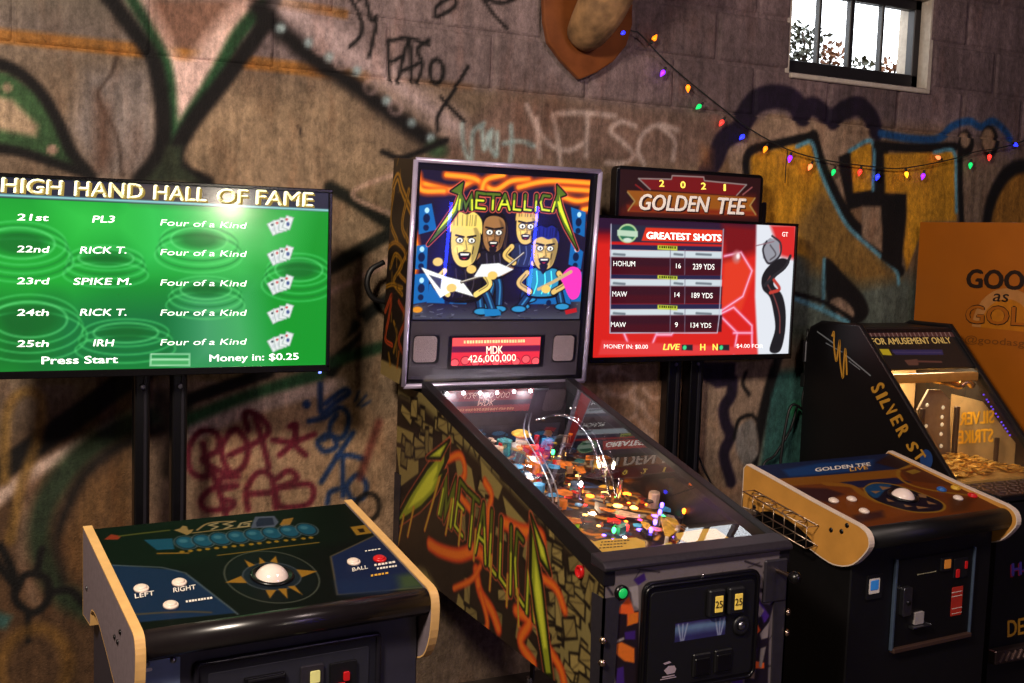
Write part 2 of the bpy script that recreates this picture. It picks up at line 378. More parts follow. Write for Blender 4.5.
# big letter, upper part
a = PX(0, 0, 3.009, [(420, 0), (470, 120), (520, 220), (545, 350)]); b = PX(0, 0, 3.009, [(770, 0), (690, 90), (620, 180), (585, 260), (545, 350)])
cv.stroke(a, .075, PNK, .05); cv.stroke(b, .085, PNK, .05)
cv.fill(PX(0, 0, 3.009, [(500, 190), (650, 170), (600, 270), (548, 362), (525, 300)]), (212, 178, 168), .03)
cv.stroke(PX(0, 0, 3.009, [(380, -30), (450, 90), (500, 200), (515, 330), (520, 440)]), .038, GRN, .02)
cv.stroke(PX(0, 0, 3.009, [(800, 10), (720, 100), (670, 190), (610, 290), (560, 370), (525, 440)]), .045, GRN, .02)
cv.stroke(PX(0, 0, 3.009, [(310, -30), (400, 90), (460, 180), (485, 300), (490, 400), (470, 480), (420, 540)]), .05, BLK, .018)
cv.stroke(PX(0, 0, 3.009, [(830, -20), (790, 80), (720, 180), (660, 260), (590, 350), (540, 430), (530, 480), (560, 520), (620, 550)]), .05, BLK, .018)
cv.fill(PX(0, 0, 3.009, [(500, 440), (545, 440), (545, 500), (610, 550), (430, 550), (480, 490)]), (40, 48, 34), .02)
# its right arm running down behind the pinball machine
cv.stroke(PX(180, 0, 3.795, [(400, 40), (560, 130), (700, 230), (900, 380), (1040, 480)]), .085, (188, 164, 162), .08, .85)
cv.stroke(PX(180, 0, 3.795, [(300, 30), (420, 150), (540, 250), (640, 310), (840, 460), (980, 560)]), .06, (14, 10, 10), .035)
for q in ((281, 28), (309, 43), (329, 57), (357, 71), (411, 123), (430, 138), (386, 101)): cv.disc(wp.px(*q), .016, .016, (140, 158, 160), .016)
for q in ((341, 62), (370, 87), (320, 47), (395, 108)): cv.ring(wp.px(*q), .022, .022, .012, (165, 140, 136), .7, .015)
cv.disc(wp.px(436, 150), .04, .03, (54, 76, 50), .03); cv.stroke(P0((382, 152), (400, 158), (424, 150), (446, 140)), .02, BLK, .012)
for x0, c in (((333, 183), BLK), ((333, 262), BLK), ((333, 330), BLK)): pass
cv.stroke(P0((330, 188), (352, 200), (400, 232)), .045, (20, 22, 15), .018); cv.stroke(P0((400, 172), (352, 194), (400, 218)), .016, (190, 156, 136), .012)
cv.stroke(P0((330, 268), (360, 250), (400, 228)), .045, (20, 22, 15), .018); cv.stroke(P0((330, 292), (362, 276), (400, 254)), .024, (186, 150, 134), .016)
cv.stroke(P0((330, 372), (352, 338), (362, 318), (400, 290)), .045, (20, 22, 15), .018); cv.stroke(P0((332, 362), (362, 352), (400, 342)), .04, GRN, .02)
cv.stroke(P0((330, 300), (350, 312), (362, 325), (348, 340), (330, 352)), .016, (140, 116, 90), .012)
# green leaf, far left
cv.fill(P0((-30, 66), (10, 74), (35, 92), (55, 120), (68, 148), (84, 172), (60, 164), (30, 152), (-30, 140)), (50, 78, 46), .015)
cv.fill(P0((-20, 92), (12, 100), (38, 126), (36, 137), (-20, 126)), (160, 136, 110), .02); cv.disc(wp.px(7, 88), .014, .014, (150, 130, 105)); cv.disc(wp.px(52, 150), .016, .016, (160, 130, 112))
cv.stroke(P0((-30, 58), (10, 68), (38, 90), (58, 122), (70, 150), (90, 176)), .036, BLK, .014); cv.stroke(P0((-30, 146), (15, 151), (45, 160), (86, 174)), .03, BLK, .014)
# below the screen on the left
cv.stroke(P0((0, 470), (40, 442), (80, 414), (120, 384), (150, 366)), .07, (18, 14, 12), .016)
cv.stroke(P0((-5, 500), (33, 473), (70, 450), (110, 428), (165, 402)), .045, (196, 168, 150), .025)
cv.stroke(P0((180, 406), (120, 428), (80, 456), (56, 485), (40, 515), (40, 550), (60, 590), (90, 610)), .075, (40, 52, 34), .04)
cv.stroke(P0((190, 420), (130, 440), (92, 466), (70, 500), (58, 540), (66, 580)), .03, (26, 20, 16), .03)
cv.stroke(P0((30, 478), (22, 520), (22, 560), (34, 600)), .04, (140, 112, 92), .04, .7)
cv.fill(P0((92, 480), (130, 452), (134, 520), (110, 560), (70, 580), (62, 540)), (104, 74, 44), .05)
cv.stroke(P0((4, 480), (6, 420), (14, 398), (30, 391), (42, 402), (37, 440), (22, 482), (10, 540)), .03, (150, 112, 52), .02, .75)
cv.stroke(P0((0, 545), (14, 575), (16, 600), (34, 612), (48, 598), (46, 578), (26, 574), (16, 590)), .024, BLK, .01)
cv.stroke(P0((-5, 560), (12, 582)), .024, BLK, .01); cv.stroke(P0((36, 574), (42, 548)), .02, BLK, .01); cv.stroke(P0((48, 592), (70, 590), (84, 604)), .024, BLK, .01); cv.stroke(P0((28, 612), (28, 640)), .02, BLK, .01)
cv.ring(wp.px(34, 668), .1, .13, .04, (122, 86, 36), .7, .03); cv.fill(P0((-5, 610), (12, 616), (6, 628), (-5, 628)), (52, 84, 80), .02)
cv.stroke(P0((186, 400), (220, 388), (268, 372)), .04, (18, 16, 12), .014); cv.stroke(P0((186, 422), (240, 400), (318, 374)), .05, (48, 92, 54), .02)
cv.stroke(P0((184, 436), (240, 412), (290, 396), (340, 384)), .05, (204, 178, 162), .025); cv.stroke(P0((160, 398), (176, 430), (170, 470)), .06, (58, 48, 36), .03)
# maroon tag
MAR = (92, 16, 34)
for s_ in ([(610, 250), (625, 345), (575, 335), (566, 270), (600, 215), (650, 220), (655, 270), (610, 300), (690, 350)], [(690, 215), (665, 270), (690, 335), (730, 320), (745, 260), (715, 210), (690, 215)],
           [(745, 210), (735, 160), (770, 162), (805, 200), (790, 235), (690, 285)], [(765, 165), (790, 250), (808, 322)], [(820, 240), (880, 245), (945, 222)], [(880, 195), (888, 240), (840, 285)], [(870, 200), (890, 195), (885, 250), (918, 285)],
           [(715, 350), (660, 358), (672, 385), (712, 376), (640, 385), (605, 420), (622, 450), (690, 444), (700, 425), (670, 420)], [(640, 340), (660, 400), (680, 470)], [(745, 450), (740, 390), (775, 338), (815, 352), (828, 445)], [(745, 402), (825, 397)],
           [(832, 356), (866, 332), (892, 350), (878, 367), (830, 385), (925, 372), (942, 402), (920, 435), (845, 440), (828, 400)]):
    cv.stroke(PX(0, 360, 3.009, s_), .021, MAR, .009, .95)
# blue tag
BLU = (18, 44, 88)
cv.disc(PX(250, 360, 4.018, [(225, 177)])[0], .015, .016, BLU)
for s_ in ([(280, 95), (280, 150), (286, 212), (340, 170), (395, 132), (372, 120), (300, 175)], [(235, 245), (300, 228), (360, 190), (395, 230), (372, 308), (325, 300), (320, 260), (345, 220)], [(300, 300), (270, 330), (298, 366), (345, 345), (325, 305), (290, 318)],
           [(285, 488), (345, 392), (412, 290)], [(345, 385), (400, 382), (452, 396)], [(370, 400), (372, 545)], [(405, 560), (388, 505), (430, 460), (465, 500), (452, 552), (405, 560)], [(308, 575), (318, 532), (348, 518)]):
    cv.stroke(PX(250, 360, 4.018, s_), .02, BLU, .009, .95)
for s_ in ([(420, 165), (435, 125)], [(430, 182), (465, 140)], [(445, 187), (480, 165)]): cv.stroke(PX(250, 360, 4.018, s_), .008, BLU)
cv.stroke(PX(250, 360, 4.018, [(515, 250), (470, 380), (440, 470)]), .03, (90, 36, 30), .02, .8)
cv.ring(PX(250, 360, 4.018, [(470, 590)])[0], .045, .05, .02, BLK, .8)
# black tags at the top
for s_ in ([(30, -10), (65, 60), (60, 110), (28, 142)], [(55, 0), (75, -10), (95, 60), (112, 55), (88, 170)], [(145, 122), (152, 245)], [(150, 122), (205, 115), (268, 135)], [(158, 185), (185, 170)], [(172, 250), (206, 122), (216, 248)], [(190, 212), (240, 190)],
           [(268, 118), (232, 150), (248, 192), (232, 250)], [(385, 200), (340, 275), (295, 345), (292, 392)], [(300, 292), (335, 330), (372, 366)], [(285, 50), (292, 18), (340, -8), (345, 20), (300, 48), (285, 50)], [(420, -20), (460, 40), (502, 85)], [(440, -5), (480, 10), (530, -4)]):
    cv.stroke(PX(340, 0, 3.009, s_), .013, (14, 11, 11), .005, 1)
cv.ring(PX(340, 0, 3.009, [(290, 215)])[0], .026, .042, .016, (14, 11, 11))
# faded teal and white tags
for s_ in ([(365, 375), (370, 440), (392, 485), (398, 400), (430, 372)], [(455, 392), (450, 440), (466, 470)], [(470, 400), (470, 465)], [(512, 378), (515, 440), (510, 485)], [(490, 432), (540, 425), (582, 440)], [(425, 385), (432, 450), (445, 400)]):
    cv.stroke(PX(340, 0, 3.009, s_), .017, (150, 182, 182), .012, .7)
for s_ in ([(560, 318), (600, 400), (640, 442), (690, 452), (730, 432)], [(640, 345), (655, 430), (660, 500)], [(650, 342), (740, 340), (825, 350)], [(742, 350), (738, 470)], [(885, 380), (842, 366), (812, 395), (850, 430), (882, 470), (850, 492), (800, 490)],
           [(1012, 392), (960, 376), (912, 400), (894, 450), (912, 495)], [(960, 380), (1002, 420), (1000, 480)], [(590, 360), (600, 470)]):
    cv.stroke(PX(340, 0, 3.009, s_), .02, (196, 176, 166), .014, .75)
for s_ in ([(360, 180), (440, 200), (520, 180)], [(400, 250), (420, 320), (500, 375), (560, 380), (640, 330), (620, 250), (500, 215), (420, 240), (400, 290)], [(390, 380), (470, 368), (600, 395), (690, 450)], [(420, 390), (470, 500), (550, 545), (640, 520), (655, 430), (640, 370)], [(640, 500), (700, 600), (760, 660)], [(700, 330), (760, 400), (840, 380)], [(690, 420), (730, 520), (820, 580)]):
    cv.stroke(PX(540, 340, 6.83, s_), .017, (190, 162, 146), .012, .55)
# right hand piece
def PR(*p): return PX(700, 80, 2.731, p)
PUR = (26, 15, 34); TEA = (92, 150, 168); YEL = (200, 142, 30); TAN = (150, 124, 100)
cv.fill(PR((90, 250), (70, 190), (110, 130), (200, 110), (300, 105), (400, 140), (500, 150), (500, 300), (350, 330), (250, 300), (100, 300)), TAN, .03)
cv.stroke(PR((15, 255), (40, 215), (62, 165), (110, 135)), .085, PUR, .014); cv.stroke(PR((118, 108), (150, 62), (205, 45), (255, 58), (278, 95)), .1, PUR, .014)
cv.stroke(PR((280, 85), (310, 72), (345, 95)), .08, PUR, .014); cv.stroke(PR((362, 110), (395, 82), (435, 72), (468, 105), (480, 140)), .085, PUR, .014)
cv.fill(PR((165, 122), (190, 92), (230, 92), (262, 125)), TAN, .012); cv.fill(PR((365, 138), (395, 112), (440, 108), (462, 140)), TAN, .012)
cv.fill(PR((78, 215), (92, 180), (130, 175), (130, 240), (80, 250)), TAN, .012)
cv.fill(PR((0, 180), (30, 190), (30, 240), (0, 245)), (150, 100, 60), .05, .7)
cv.fill(PR((150, 400), (360, 400), (470, 455), (605, 560), (605, 720), (150, 720)), (84, 94, 84), .1)
cv.fill(PR((135, 205), (305, 165), (335, 280), (380, 370), (350, 440), (330, 500), (140, 430)), YEL, .02)
cv.fill(PR((335, 285), (450, 435), (540, 540), (440, 560), (300, 520), (250, 400)), (134, 102, 48), .08)
cv.stroke(PR((128, 300), (130, 200), (220, 172), (308, 152)), .036, BLK, .01)
cv.stroke(PR((308, 152), (330, 230), (362, 300), (410, 385), (470, 440), (520, 485), (545, 522)), .05, BLK, .01)
cv.stroke(PR((262, 182), (302, 172), (322, 238), (352, 310), (400, 398), (460, 455), (512, 500), (535, 525), (540, 556)), .019, TEA, .008)
cv.fill(PR((375, 210), (480, 165), (510, 170), (515, 310), (562, 310), (562, 372), (545, 525), (492, 490), (495, 395), (440, 395), (440, 345), (402, 356), (378, 250)), BLK, .01)
cv.fill(PR((440, 345), (492, 345), (495, 470), (440, 430)), (142, 118, 94), .012)
cv.fill(PR((408, 192), (466, 172), (468, 300), (416, 308)), YEL, .012); cv.stroke(PR((405, 194), (468, 170), (470, 300)), .018, TEA, .008)
cv.fill(PR((500, 202), (692, 194), (698, 385), (605, 388), (600, 420), (562, 520), (552, 470), (562, 372), (562, 310), (503, 308)), (198, 140, 32), .015)
cv.stroke(PR((480, 178), (580, 186), (694, 182)), .04, BLK, .01); cv.stroke(PR((636, 198), (690, 196), (696, 290), (697, 360)), .018, TEA, .008); cv.stroke(PR((708, 175), (708, 290), (712, 390)), .034, BLK, .01)
cv.disc(PR((868, 400))[0], .25, .32, BLK, .02); cv.disc(PR((876, 420))[0], .22, .29, (150, 102, 36), .02)
cv.stroke(PR((490, 146), (570, 160), (650, 160), (686, 128), (735, 112), (768, 128), (800, 112), (835, 140), (850, 165)), .034, (24, 72, 122), .012)
cv.disc(PR((725, 172))[0], .05, .06, BLK, .01); cv.disc(PR((722, 164))[0], .03, .035, TAN, .01); cv.disc(PR((790, 168))[0], .06, .075, BLK, .01); cv.disc(PR((786, 164))[0], .045, .055, (140, 112, 86), .01)
cv.fill(PR((340, 488), (390, 530), (442, 588), (458, 630), (440, 660), (400, 668), (350, 620)), BLK, .012, 1, True); cv.fill(PR((352, 606), (380, 594), (412, 622), (416, 646), (380, 644)), (142, 118, 96), .01, 1, True)
cv.stroke(PR((336, 490), (334, 615)), .018, TEA, .008); cv.stroke(PR((240, 590), (320, 622), (402, 662)), .02, TEA, .008); cv.stroke(PR((236, 578), (330, 604), (410, 650)), .02, BLK, .008)
# around the posts of the right screen
cv.fill(P0((700, 360), (770, 360), (760, 480), (705, 490)), (146, 122, 100), .03)
cv.fill(P0((770, 372), (805, 368), (808, 470), (758, 470)), (52, 96, 90), .04); cv.disc(wp.px(795, 410), .035, .035, (40, 120, 78), .03)
cv.fill(P0((700, 362), (735, 362), (733, 385), (715, 388), (700, 378)), PUR, .012)
cv.stroke(PX(640, 340, 4.88, [(450, 200), (440, 270), (405, 330), (412, 400), (436, 470), (405, 560), (440, 690)]), .055, PUR, .014)
cv.stroke(P0((778, 355), (765, 400), (757, 440), (750, 475)), .05, BLK, .014); cv.fill(P0((736, 430), (752, 420), (758, 450), (746, 466), (736, 452)), (124, 118, 110), .012, 1, True)
cv.stroke(P0((733, 438), (738, 420), (750, 415), (756, 420)), .018, BLK, .01); cv.stroke(P0((745, 372), (742, 384), (748, 394)), .018, BLK, .01)
cv.stroke(P0((700, 418), (715, 426)), .03, (170, 140, 110), .02, .6)

# wall_back: the cast lower face and the mortar bed behind the upper courses
xs = np.concatenate([[XA], np.arange(.06, 3.2, .0085), [WIN[0]], np.arange(WIN[0]+.0085, WIN[1], .0085), [WIN[1]], np.arange(WIN[1]+.0085, 4.99, .0085), [XB]])
zs = np.concatenate([[0], np.arange(.16, 2.214, .0085), [2.2155, 2.218], np.arange(2.228, WIN[2]-.004, .012), [WIN[2]], np.arange(WIN[2]+.012, WIN[3]-.004, .012), [WIN[3]], np.arange(WIN[3]+.012, ZT-.004, .012), [ZT]])
Xg, Zg = np.meshgrid(xs, zs); rnd = np.random.RandomState(3)
Yg = np.where(Zg < 2.217, WY-.006, WY+.008)
F = grid_faces(len(xs), len(zs)); cx = Xg.ravel()[F].mean(1); cz = Zg.ravel()[F].mean(1)
F = F[~((cx > WIN[0]) & (cx < WIN[1]) & (cz > WIN[2]) & (cz < WIN[3]))]
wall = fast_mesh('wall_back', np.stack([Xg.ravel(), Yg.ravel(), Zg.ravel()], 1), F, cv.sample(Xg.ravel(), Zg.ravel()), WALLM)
tag(wall, 'graffiti covered concrete wall with block courses along the top', 'wall', kind='structure')
row_off = (1.839, 1.639, 1.839, 1.639, 1.839)
for r in range(5):
    z0 = 2.2185+.2032*r; z1 = min(z0+.2032, ZT)
    if z1-z0 < .03: continue
    k0 = int(math.floor((XA-row_off[r])/.4))
    for k in range(k0, k0+22):
        a, b = row_off[r]+.4*k, row_off[r]+.4*(k+1)
        a, b = max(a, XA), min(b, XB)
        if b-a < .03: continue
        parts = [(a, b)]
        if z0 < WIN[3]-.02 and z1 > WIN[2]+.02: parts = [(a, min(b, WIN[0])), (max(a, WIN[1]), b)]
        for (a_, b_) in parts:
            if b_-a_ < .03: continue
            vis = b_ > .05 and a_ < 4.95 and z0 < 2.95
            nx, nz = (max(3, int((b_-a_)/.0095)), 22) if vis else (3, 3)
            xx = np.linspace(a_+.004, b_-.004, nx); zz = np.linspace(z0+.004, z1-.004, nz)
            A, B = np.meshgrid(xx, zz); edge = np.minimum(np.minimum(A-xx[0], xx[-1]-A), np.minimum(B-zz[0], zz[-1]-B))
            yy = WY+rnd.uniform(-.002, .002) + np.where(edge < .001, .012, np.clip((.02-edge)/.02, 0, 1)**2*.003)
            tint = rnd.uniform(.93, 1.06)
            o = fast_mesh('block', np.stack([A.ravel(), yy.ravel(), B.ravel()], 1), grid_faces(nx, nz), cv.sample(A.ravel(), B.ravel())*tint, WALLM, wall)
PLAIN = mat('plain_concrete', (92, 78, 68), .9, bump=.4, nscale=18)
FLOORM = mat('worn_concrete_floor', (62, 52, 46), .6, bump=.25, nscale=9, var=.25)
CEILM = mat('dark_ceiling', (46, 40, 38), .9)
tag(box('floor', ((XA+XB)/2, .3, -.05), (XB-XA, 7.2, .1), FLOORM, bev=0), 'worn dark concrete floor', 'floor', kind='structure')
tag(box('ceiling', ((XA+XB)/2, .3, ZT+.05), (XB-XA, 7.2, .1), CEILM, bev=0), 'dark ceiling', 'ceiling', kind='structure')
tag(box('wall_left', (XA-.05, .3, ZT/2), (.1, 7.2, ZT), PLAIN, bev=0), 'plain concrete side wall', 'wall', kind='structure')
tag(box('wall_right', (XB+.05, .3, ZT/2), (.1, 7.2, ZT), PLAIN, bev=0), 'plain concrete side wall', 'wall', kind='structure')
tag(box('wall_front', ((XA+XB)/2, -3.25, ZT/2), (XB-XA, .1, ZT), PLAIN, bev=0), 'plain concrete wall', 'wall', kind='structure')

# ------------------------------------------------------------------ window in the back wall
win = empty('window_1', (0, 0, 0)); tag(win, 'small dark steel window with four bright panes high in the wall', 'window', kind='structure')
PLAST = mat('pale_painted_reveal', (176, 164, 150), .8, bump=.4, nscale=40); FRM = mat('dark_window_steel', (22, 19, 21), .5, var=.25)
x0, x1, z0, z1 = WIN
box('reveal', (x0-.01, WY+.1, (z0+z1)/2), (.02, .19, z1-z0+.04), PLAST, win, 0)
box('reveal', (x1+.01, WY+.1, (z0+z1)/2), (.02, .19, z1-z0+.04), PLAST, win, 0)
box('reveal', ((x0+x1)/2, WY+.1, z1+.01), (x1-x0, .19, .02), PLAST, win, 0)
box('sill', ((x0+x1)/2, WY+.09, z0-.004), (x1-x0+.005, .21, .02), PLAST, win, .004)
fy = WY+.085
box('frame_rail', ((x0+x1)/2, fy, z0+.042), (x1-x0, .045, .066), FRM, win, .004)
box('frame_rail', ((x0+x1)/2, fy, z1-.022), (x1-x0, .045, .045), FRM, win, .004)
box('frame_stile', (x0+.016, fy, (z0+z1)/2), (.032, .045, z1-z0), FRM, win, .004)
box('frame_stile', (x1-.02, fy, (z0+z1)/2), (.04, .045, z1-z0), FRM, win, .004)
xi0, xi1 = x0+.032, x1-.04; pw = (xi1-xi0)/4
for k in (1, 2, 3): box('mullion', (xi0+pw*k, fy, (z0+z1)/2), (.026 if k == 2 else .016, .03, z1-z0-.08), FRM, win, .003)
WG = glass_mat('window_glass', (.95, .97, .98), 1.0)
for k in range(4): mk('pane', [(xi0+pw*(k+.5)+a_*(pw/2-.004), fy, (z0+z1)/2+.005+b_*(z1-z0-.085)/2) for a_, b_ in ((-1, -1), (1, -1), (1, 1), (-1, 1))], [(0, 1, 2, 3)], WG, win)
# planting outside the window
LEAF = mat('leaf_green', (58, 60, 40), .6, var=.4); LEAFB = mat('dry_leaf', (140, 96, 66), .7, var=.3); STEM = mat('plant_stem', (60, 46, 34), .8)
SOILB = mat('planter_timber', (70, 54, 42), .8)
tag(box('planter_box', ((x0+x1)/2+.2, WY+.62, 1.28), (1.9, .3, 2.56), SOILB, bev=.01), 'timber planter outside the window', 'planter')
def shrub(x, y, z, h, n, sp, m, label, seed):
    rr = random.Random(seed); root = empty('shrub', (x, y, z), 0, label, 'shrub', 'plants outside the window')
    V = []; Fc = []
    tube('stem', [(0, 0, -.034), (.01, 0, h*.5), (0, .01, h*.9)], .006, STEM, root, 6)
    for i in range(n):
        c = Vector((rr.uniform(-1, 1)*sp, rr.uniform(-1, 1)*sp, h*rr.uniform(0, 1)**1.4)); d = Vector((rr.uniform(-1, 1), rr.uniform(-1, 1), rr.uniform(-.2, 1))).normalized()
        s_ = d.cross(Vector((rr.uniform(-1, 1), rr.uniform(-1, 1), rr.uniform(-1, 1)))).normalized(); L = rr.uniform(.025, .05); k = len(V)
        V += [c, c+d*L*.5+s_*L*.25, c+d*L, c+d*L*.5-s_*L*.25]; Fc.append((k, k+1, k+2, k+3))
    mk('foliage', V, Fc, m, root)
shrub(3.795, WY+.6, 2.595, .15, 230, .075, LEAF, 'dense dark shrub behind the first window pane', 1)
shrub(3.985, WY+.62, 2.595, .09, 90, .07, LEAFB, 'reddish dry shrub behind the second window pane', 2)
shrub(4.19, WY+.6, 2.595, .03, 40, .075, LEAF, 'low green shrub behind the third window pane', 3)
shrub(4.42, WY+.62, 2.595, .05, 60, .085, LEAFB, 'low brown shrub behind the last window pane', 4)

# ------------------------------------------------------------------ pinball machine
PL0 = (1.7276, 2.279, 0); PM = RM(PL0)
pin = empty('pinball_machine', PL0, 0, 'pinball machine with lit cartoon backglass, flame art sides and glass topped playfield', 'pinball machine')
HW = .2825
def rail(y): return .905+.2535*y
# lower cabinet: two side boards, front board, bottom, back
for s_, nm in ((-1, 'cabinet_side'), (1, 'cabinet_side')):
    x = s_*HW
    prism(nm, [(x, .0, .535), (x, .0, rail(0)-.012), (x, 1.06, rail(1.06)-.012), (x, 1.06, 1.17), (x, 1.38, 1.17), (x, 1.38, .565)], (-s_*.018, 0, 0), BLACK, pin)
box('cabinet_front', (0, .009, .7125), (2*HW-.036, .018, .372), BLACK, pin, 0)
box('cabinet_bottom', (0, .69, .56), (2*HW-.036, 1.36, .02), BLACK, pin, 0, Matrix.Rotation(.022, 3, 'X'))
box('cabinet_back', (0, 1.37, .86), (2*HW-.036, .018, .6), BLACK, pin, 0)
# left side art
sp = Plane(PM, (-HW, 0, 0), (0, -1, 0), (0, 0, 1))
sc = Canvas(-1.39, .01, .52, 1.2, .0038, (118, 104, 62))
rr = random.Random(5)
for i in range(150):           # cracked stone
    c = (rr.uniform(-1.38, 0), rr.uniform(.53, 1.2)); a = rr.uniform(0, 6.3); L = rr.uniform(.05, .16)
    sc.stroke([c, (c[0]+L*.5*math.cos(a)+rr.gauss(0, .01), c[1]+L*.5*math.sin(a)), (c[0]+L*math.cos(a+.3), c[1]+L*math.sin(a+.3))], rr.choice((.004, .006, .012)), (20, 15, 12), smooth=False)
def SQ(ox, oy, k, *pts): return [sp.px(*p) for p in Z(ox, oy, k, pts)]
sc.fill(SQ(370, 380, 2.256, (40, 20), (120, 60), (190, 130), (300, 230), (400, 330), (470, 400), (400, 520), (420, 700), (330, 690), (240, 620), (180, 520), (130, 430), (60, 400), (40, 200)), (26, 17, 14), .03, .93)
for q in ([(60, 150), (110, 170), (110, 210), (70, 240)], [(190, 160), (230, 200), (240, 260), (200, 230)], [(250, 180), (300, 240), (290, 270), (255, 240)], [(300, 260), (360, 330), (350, 350), (310, 310)], [(200, 480), (250, 560), (240, 600), (190, 540)], [(260, 590), (300, 640), (310, 690), (265, 650)], [(55, 100), (100, 120), (95, 150), (60, 140)]):
    sc.fill(SQ(370, 380, 2.256, *q), (128, 110, 62))
for i in range(95):
    px_ = rr.choice(((rr.uniform(540, 602), rr.uniform(530, 690)), (rr.uniform(540, 602), rr.uniform(530, 690)), (rr.uniform(400, 460), rr.uniform(395, 470)), (rr.uniform(440, 560), rr.uniform(420, 560)), (rr.uniform(440, 540), rr.uniform(590, 690))))
    c = sp.px(*px_); a = rr.uniform(-.35, .35)+(1.57 if rr.random() < .3 else 0); w2, h2 = rr.uniform(.02, .05), rr.uniform(.012, .026); k_ = rr.uniform(.75, 1.12)
    q = [(c[0]+x*w2*math.cos(a)-y*h2*math.sin(a), c[1]+x*w2*math.sin(a)+y*h2*math.cos(a)) for x, y in ((-1, -1), (1, -rr.uniform(.6, 1.1)), (rr.uniform(.7, 1.1), 1), (-1, rr.uniform(.6, 1.1)))]
    sc.fill([((x-c[0])*1.22+c[0], (y-c[1])*1.35+c[1]) for x, y in q], (18, 13, 10)); sc.fill(q, (126*k_, 108*k_, 62*k_))
    sc.stroke([q[0], ((q[0][0]+q[2][0])/2+.006, (q[0][1]+q[2][1])/2), q[2]], .0022, (60, 48, 28), smooth=False)
ORA = (206, 100, 28); ORD = (176, 52, 22)
for q, wd in (([(135, 370), (160, 385), (200, 395), (240, 385), (265, 410)], .05), ([(175, 180), (205, 170), (215, 210), (200, 250), (225, 290)], .03), ([(260, 230), (275, 260), (268, 300), (270, 360)], .03), ([(300, 320), (340, 340), (385, 350), (390, 390)], .045),
              ([(240, 430), (250, 480), (275, 520), (290, 560)], .045), ([(250, 480), (265, 540), (262, 570)], .03), ([(330, 520), (360, 545), (340, 590), (370, 640)], .04), ([(380, 440), (420, 470), (440, 520)], .03), ([(400, 600), (430, 650), (440, 690)], .035), ([(190, 470), (230, 450), (250, 420)], .022)):
    sc.stroke(SQ(370, 380, 2.256, *q), wd, ORD, .012); sc.stroke(SQ(370, 380, 2.256, *q), wd*.55, ORA, .012)
# the name runs down along the side: map letter space by four pixel anchors
A0 = np.array((437, 512)); A1 = np.array((533, 620)); H0 = np.array((8, -45)); H1 = np.array((-1, -82))
def lg(x, y):
    t = x/7.5; b = A0+(A1-A0)*t; q = b+(H0+(H1-H0)*t)*y
    if y < 0: q = b+np.array((12.3, -26.5) if t < .5 else (1, -30))*y
    return sp.px(*q)
band_logo(sc, lg, .062, ((206, 84, 56), (20, 24, 8), (84, 92, 22), (176, 178, 44)), False)
for q in ([(391, 529), (408, 497), (428, 466), (450, 440), (449, 456), (441, 474), (447, 470), (437, 492), (420, 510), (404, 521)], [(427, 458), (450, 440), (441, 458)], [(531, 514), (536, 545), (542, 580), (547, 625), (554, 690), (548, 690), (541, 645), (535, 610), (530, 570)], [(531, 514), (545, 548), (551, 575), (541, 560)]):
    q = [sp.px(*p) for p in q]; sc.stroke(q+[q[0]], .02, (206, 84, 56), smooth=False); sc.fill(q, (20, 24, 8)); sc.stroke(q+[q[0]], .013, (20, 24, 8), smooth=False); c = np.mean(q, 0); sc.fill([tuple(c+(np.array(p)-c)*.8) for p in q], (130, 136, 32)); sc.fill([tuple(c+(np.array(p)-c)*.5) for p in q], (188, 190, 52), .01)
for a_, b_ in (((440, 478), (425, 530)), ((452, 500), (446, 534)), ((462, 512), (459, 545)), ((476, 530), (474, 560)), ((492, 556), (490, 590)), ((508, 575), (507, 606)), ((518, 590), (519, 626)), ((404, 516), (398, 546)), ((414, 508), (408, 536))):
    a_, b_ = sp.px(*a_), sp.px(*b_); sc.stroke([a_, b_], .014, (190, 70, 40), smooth=False); sc.stroke([a_, b_], .007, (150, 150, 36), smooth=False)
def warp(S, T):
    u = -1.38+1.38*S; y = -u; lo = .5355+.0217*y; hi = np.where(y < 1.06, .905+.2535*y-.014, 1.168)
    return u, lo+(hi-lo)*T
art('side_art', sp, sc, PRINT, pin, warp, .0012, (340, 150))
# front art
fp = Plane(PM, (0, 0, 0), (1, 0, 0), (0, 0, 1))
fc = Canvas(-.28, .28, .53, .899, .0028, (108, 98, 100))
for i in range(60):
    c = (rr.uniform(-.28, .28), rr.uniform(.53, .88)); a = rr.uniform(0, 6.3); L = rr.uniform(.02, .07)
    fc.stroke([c, (c[0]+L*math.cos(a), c[1]+L*math.sin(a))], rr.choice((.002, .003, .005)), (24, 18, 22), smooth=False)
def FQ(ox, oy, k, *pts): return [fp.px(*p) for p in Z(ox, oy, k, pts)]
def FF(ox, oy, k, col, *pts): fc.fill(FQ(ox, oy, k, *pts), col)
for c_, q in (((30, 20, 26), [(110, 300), (270, 280), (270, 700), (110, 700), (120, 500)]), ((226, 92, 34), [(80, 275), (105, 260), (140, 290), (215, 200), (245, 290), (268, 290), (265, 345), (205, 365), (205, 300), (150, 295), (120, 320)]), ((210, 110, 28), [(215, 300), (265, 290), (265, 345), (205, 365)]),
               ((58, 30, 110), [(190, 400), (250, 390), (250, 440), (195, 440)]), ((218, 110, 34), [(125, 470), (175, 455), (245, 490), (245, 570), (190, 560), (130, 510)]), ((60, 32, 112), [(150, 600), (185, 590), (190, 700), (140, 700)]), ((150, 140, 138), [(105, 650), (130, 620), (145, 700), (110, 700)]), ((150, 138, 136), [(120, 455), (185, 428), (190, 440), (125, 470)]),
               ((150, 140, 140), [(215, 150), (265, 140), (270, 270), (240, 250)]), ((52, 28, 96), [(240, 110), (300, 70), (310, 110), (265, 140)])):
    FF(590, 560, 5.55, c_, *q)
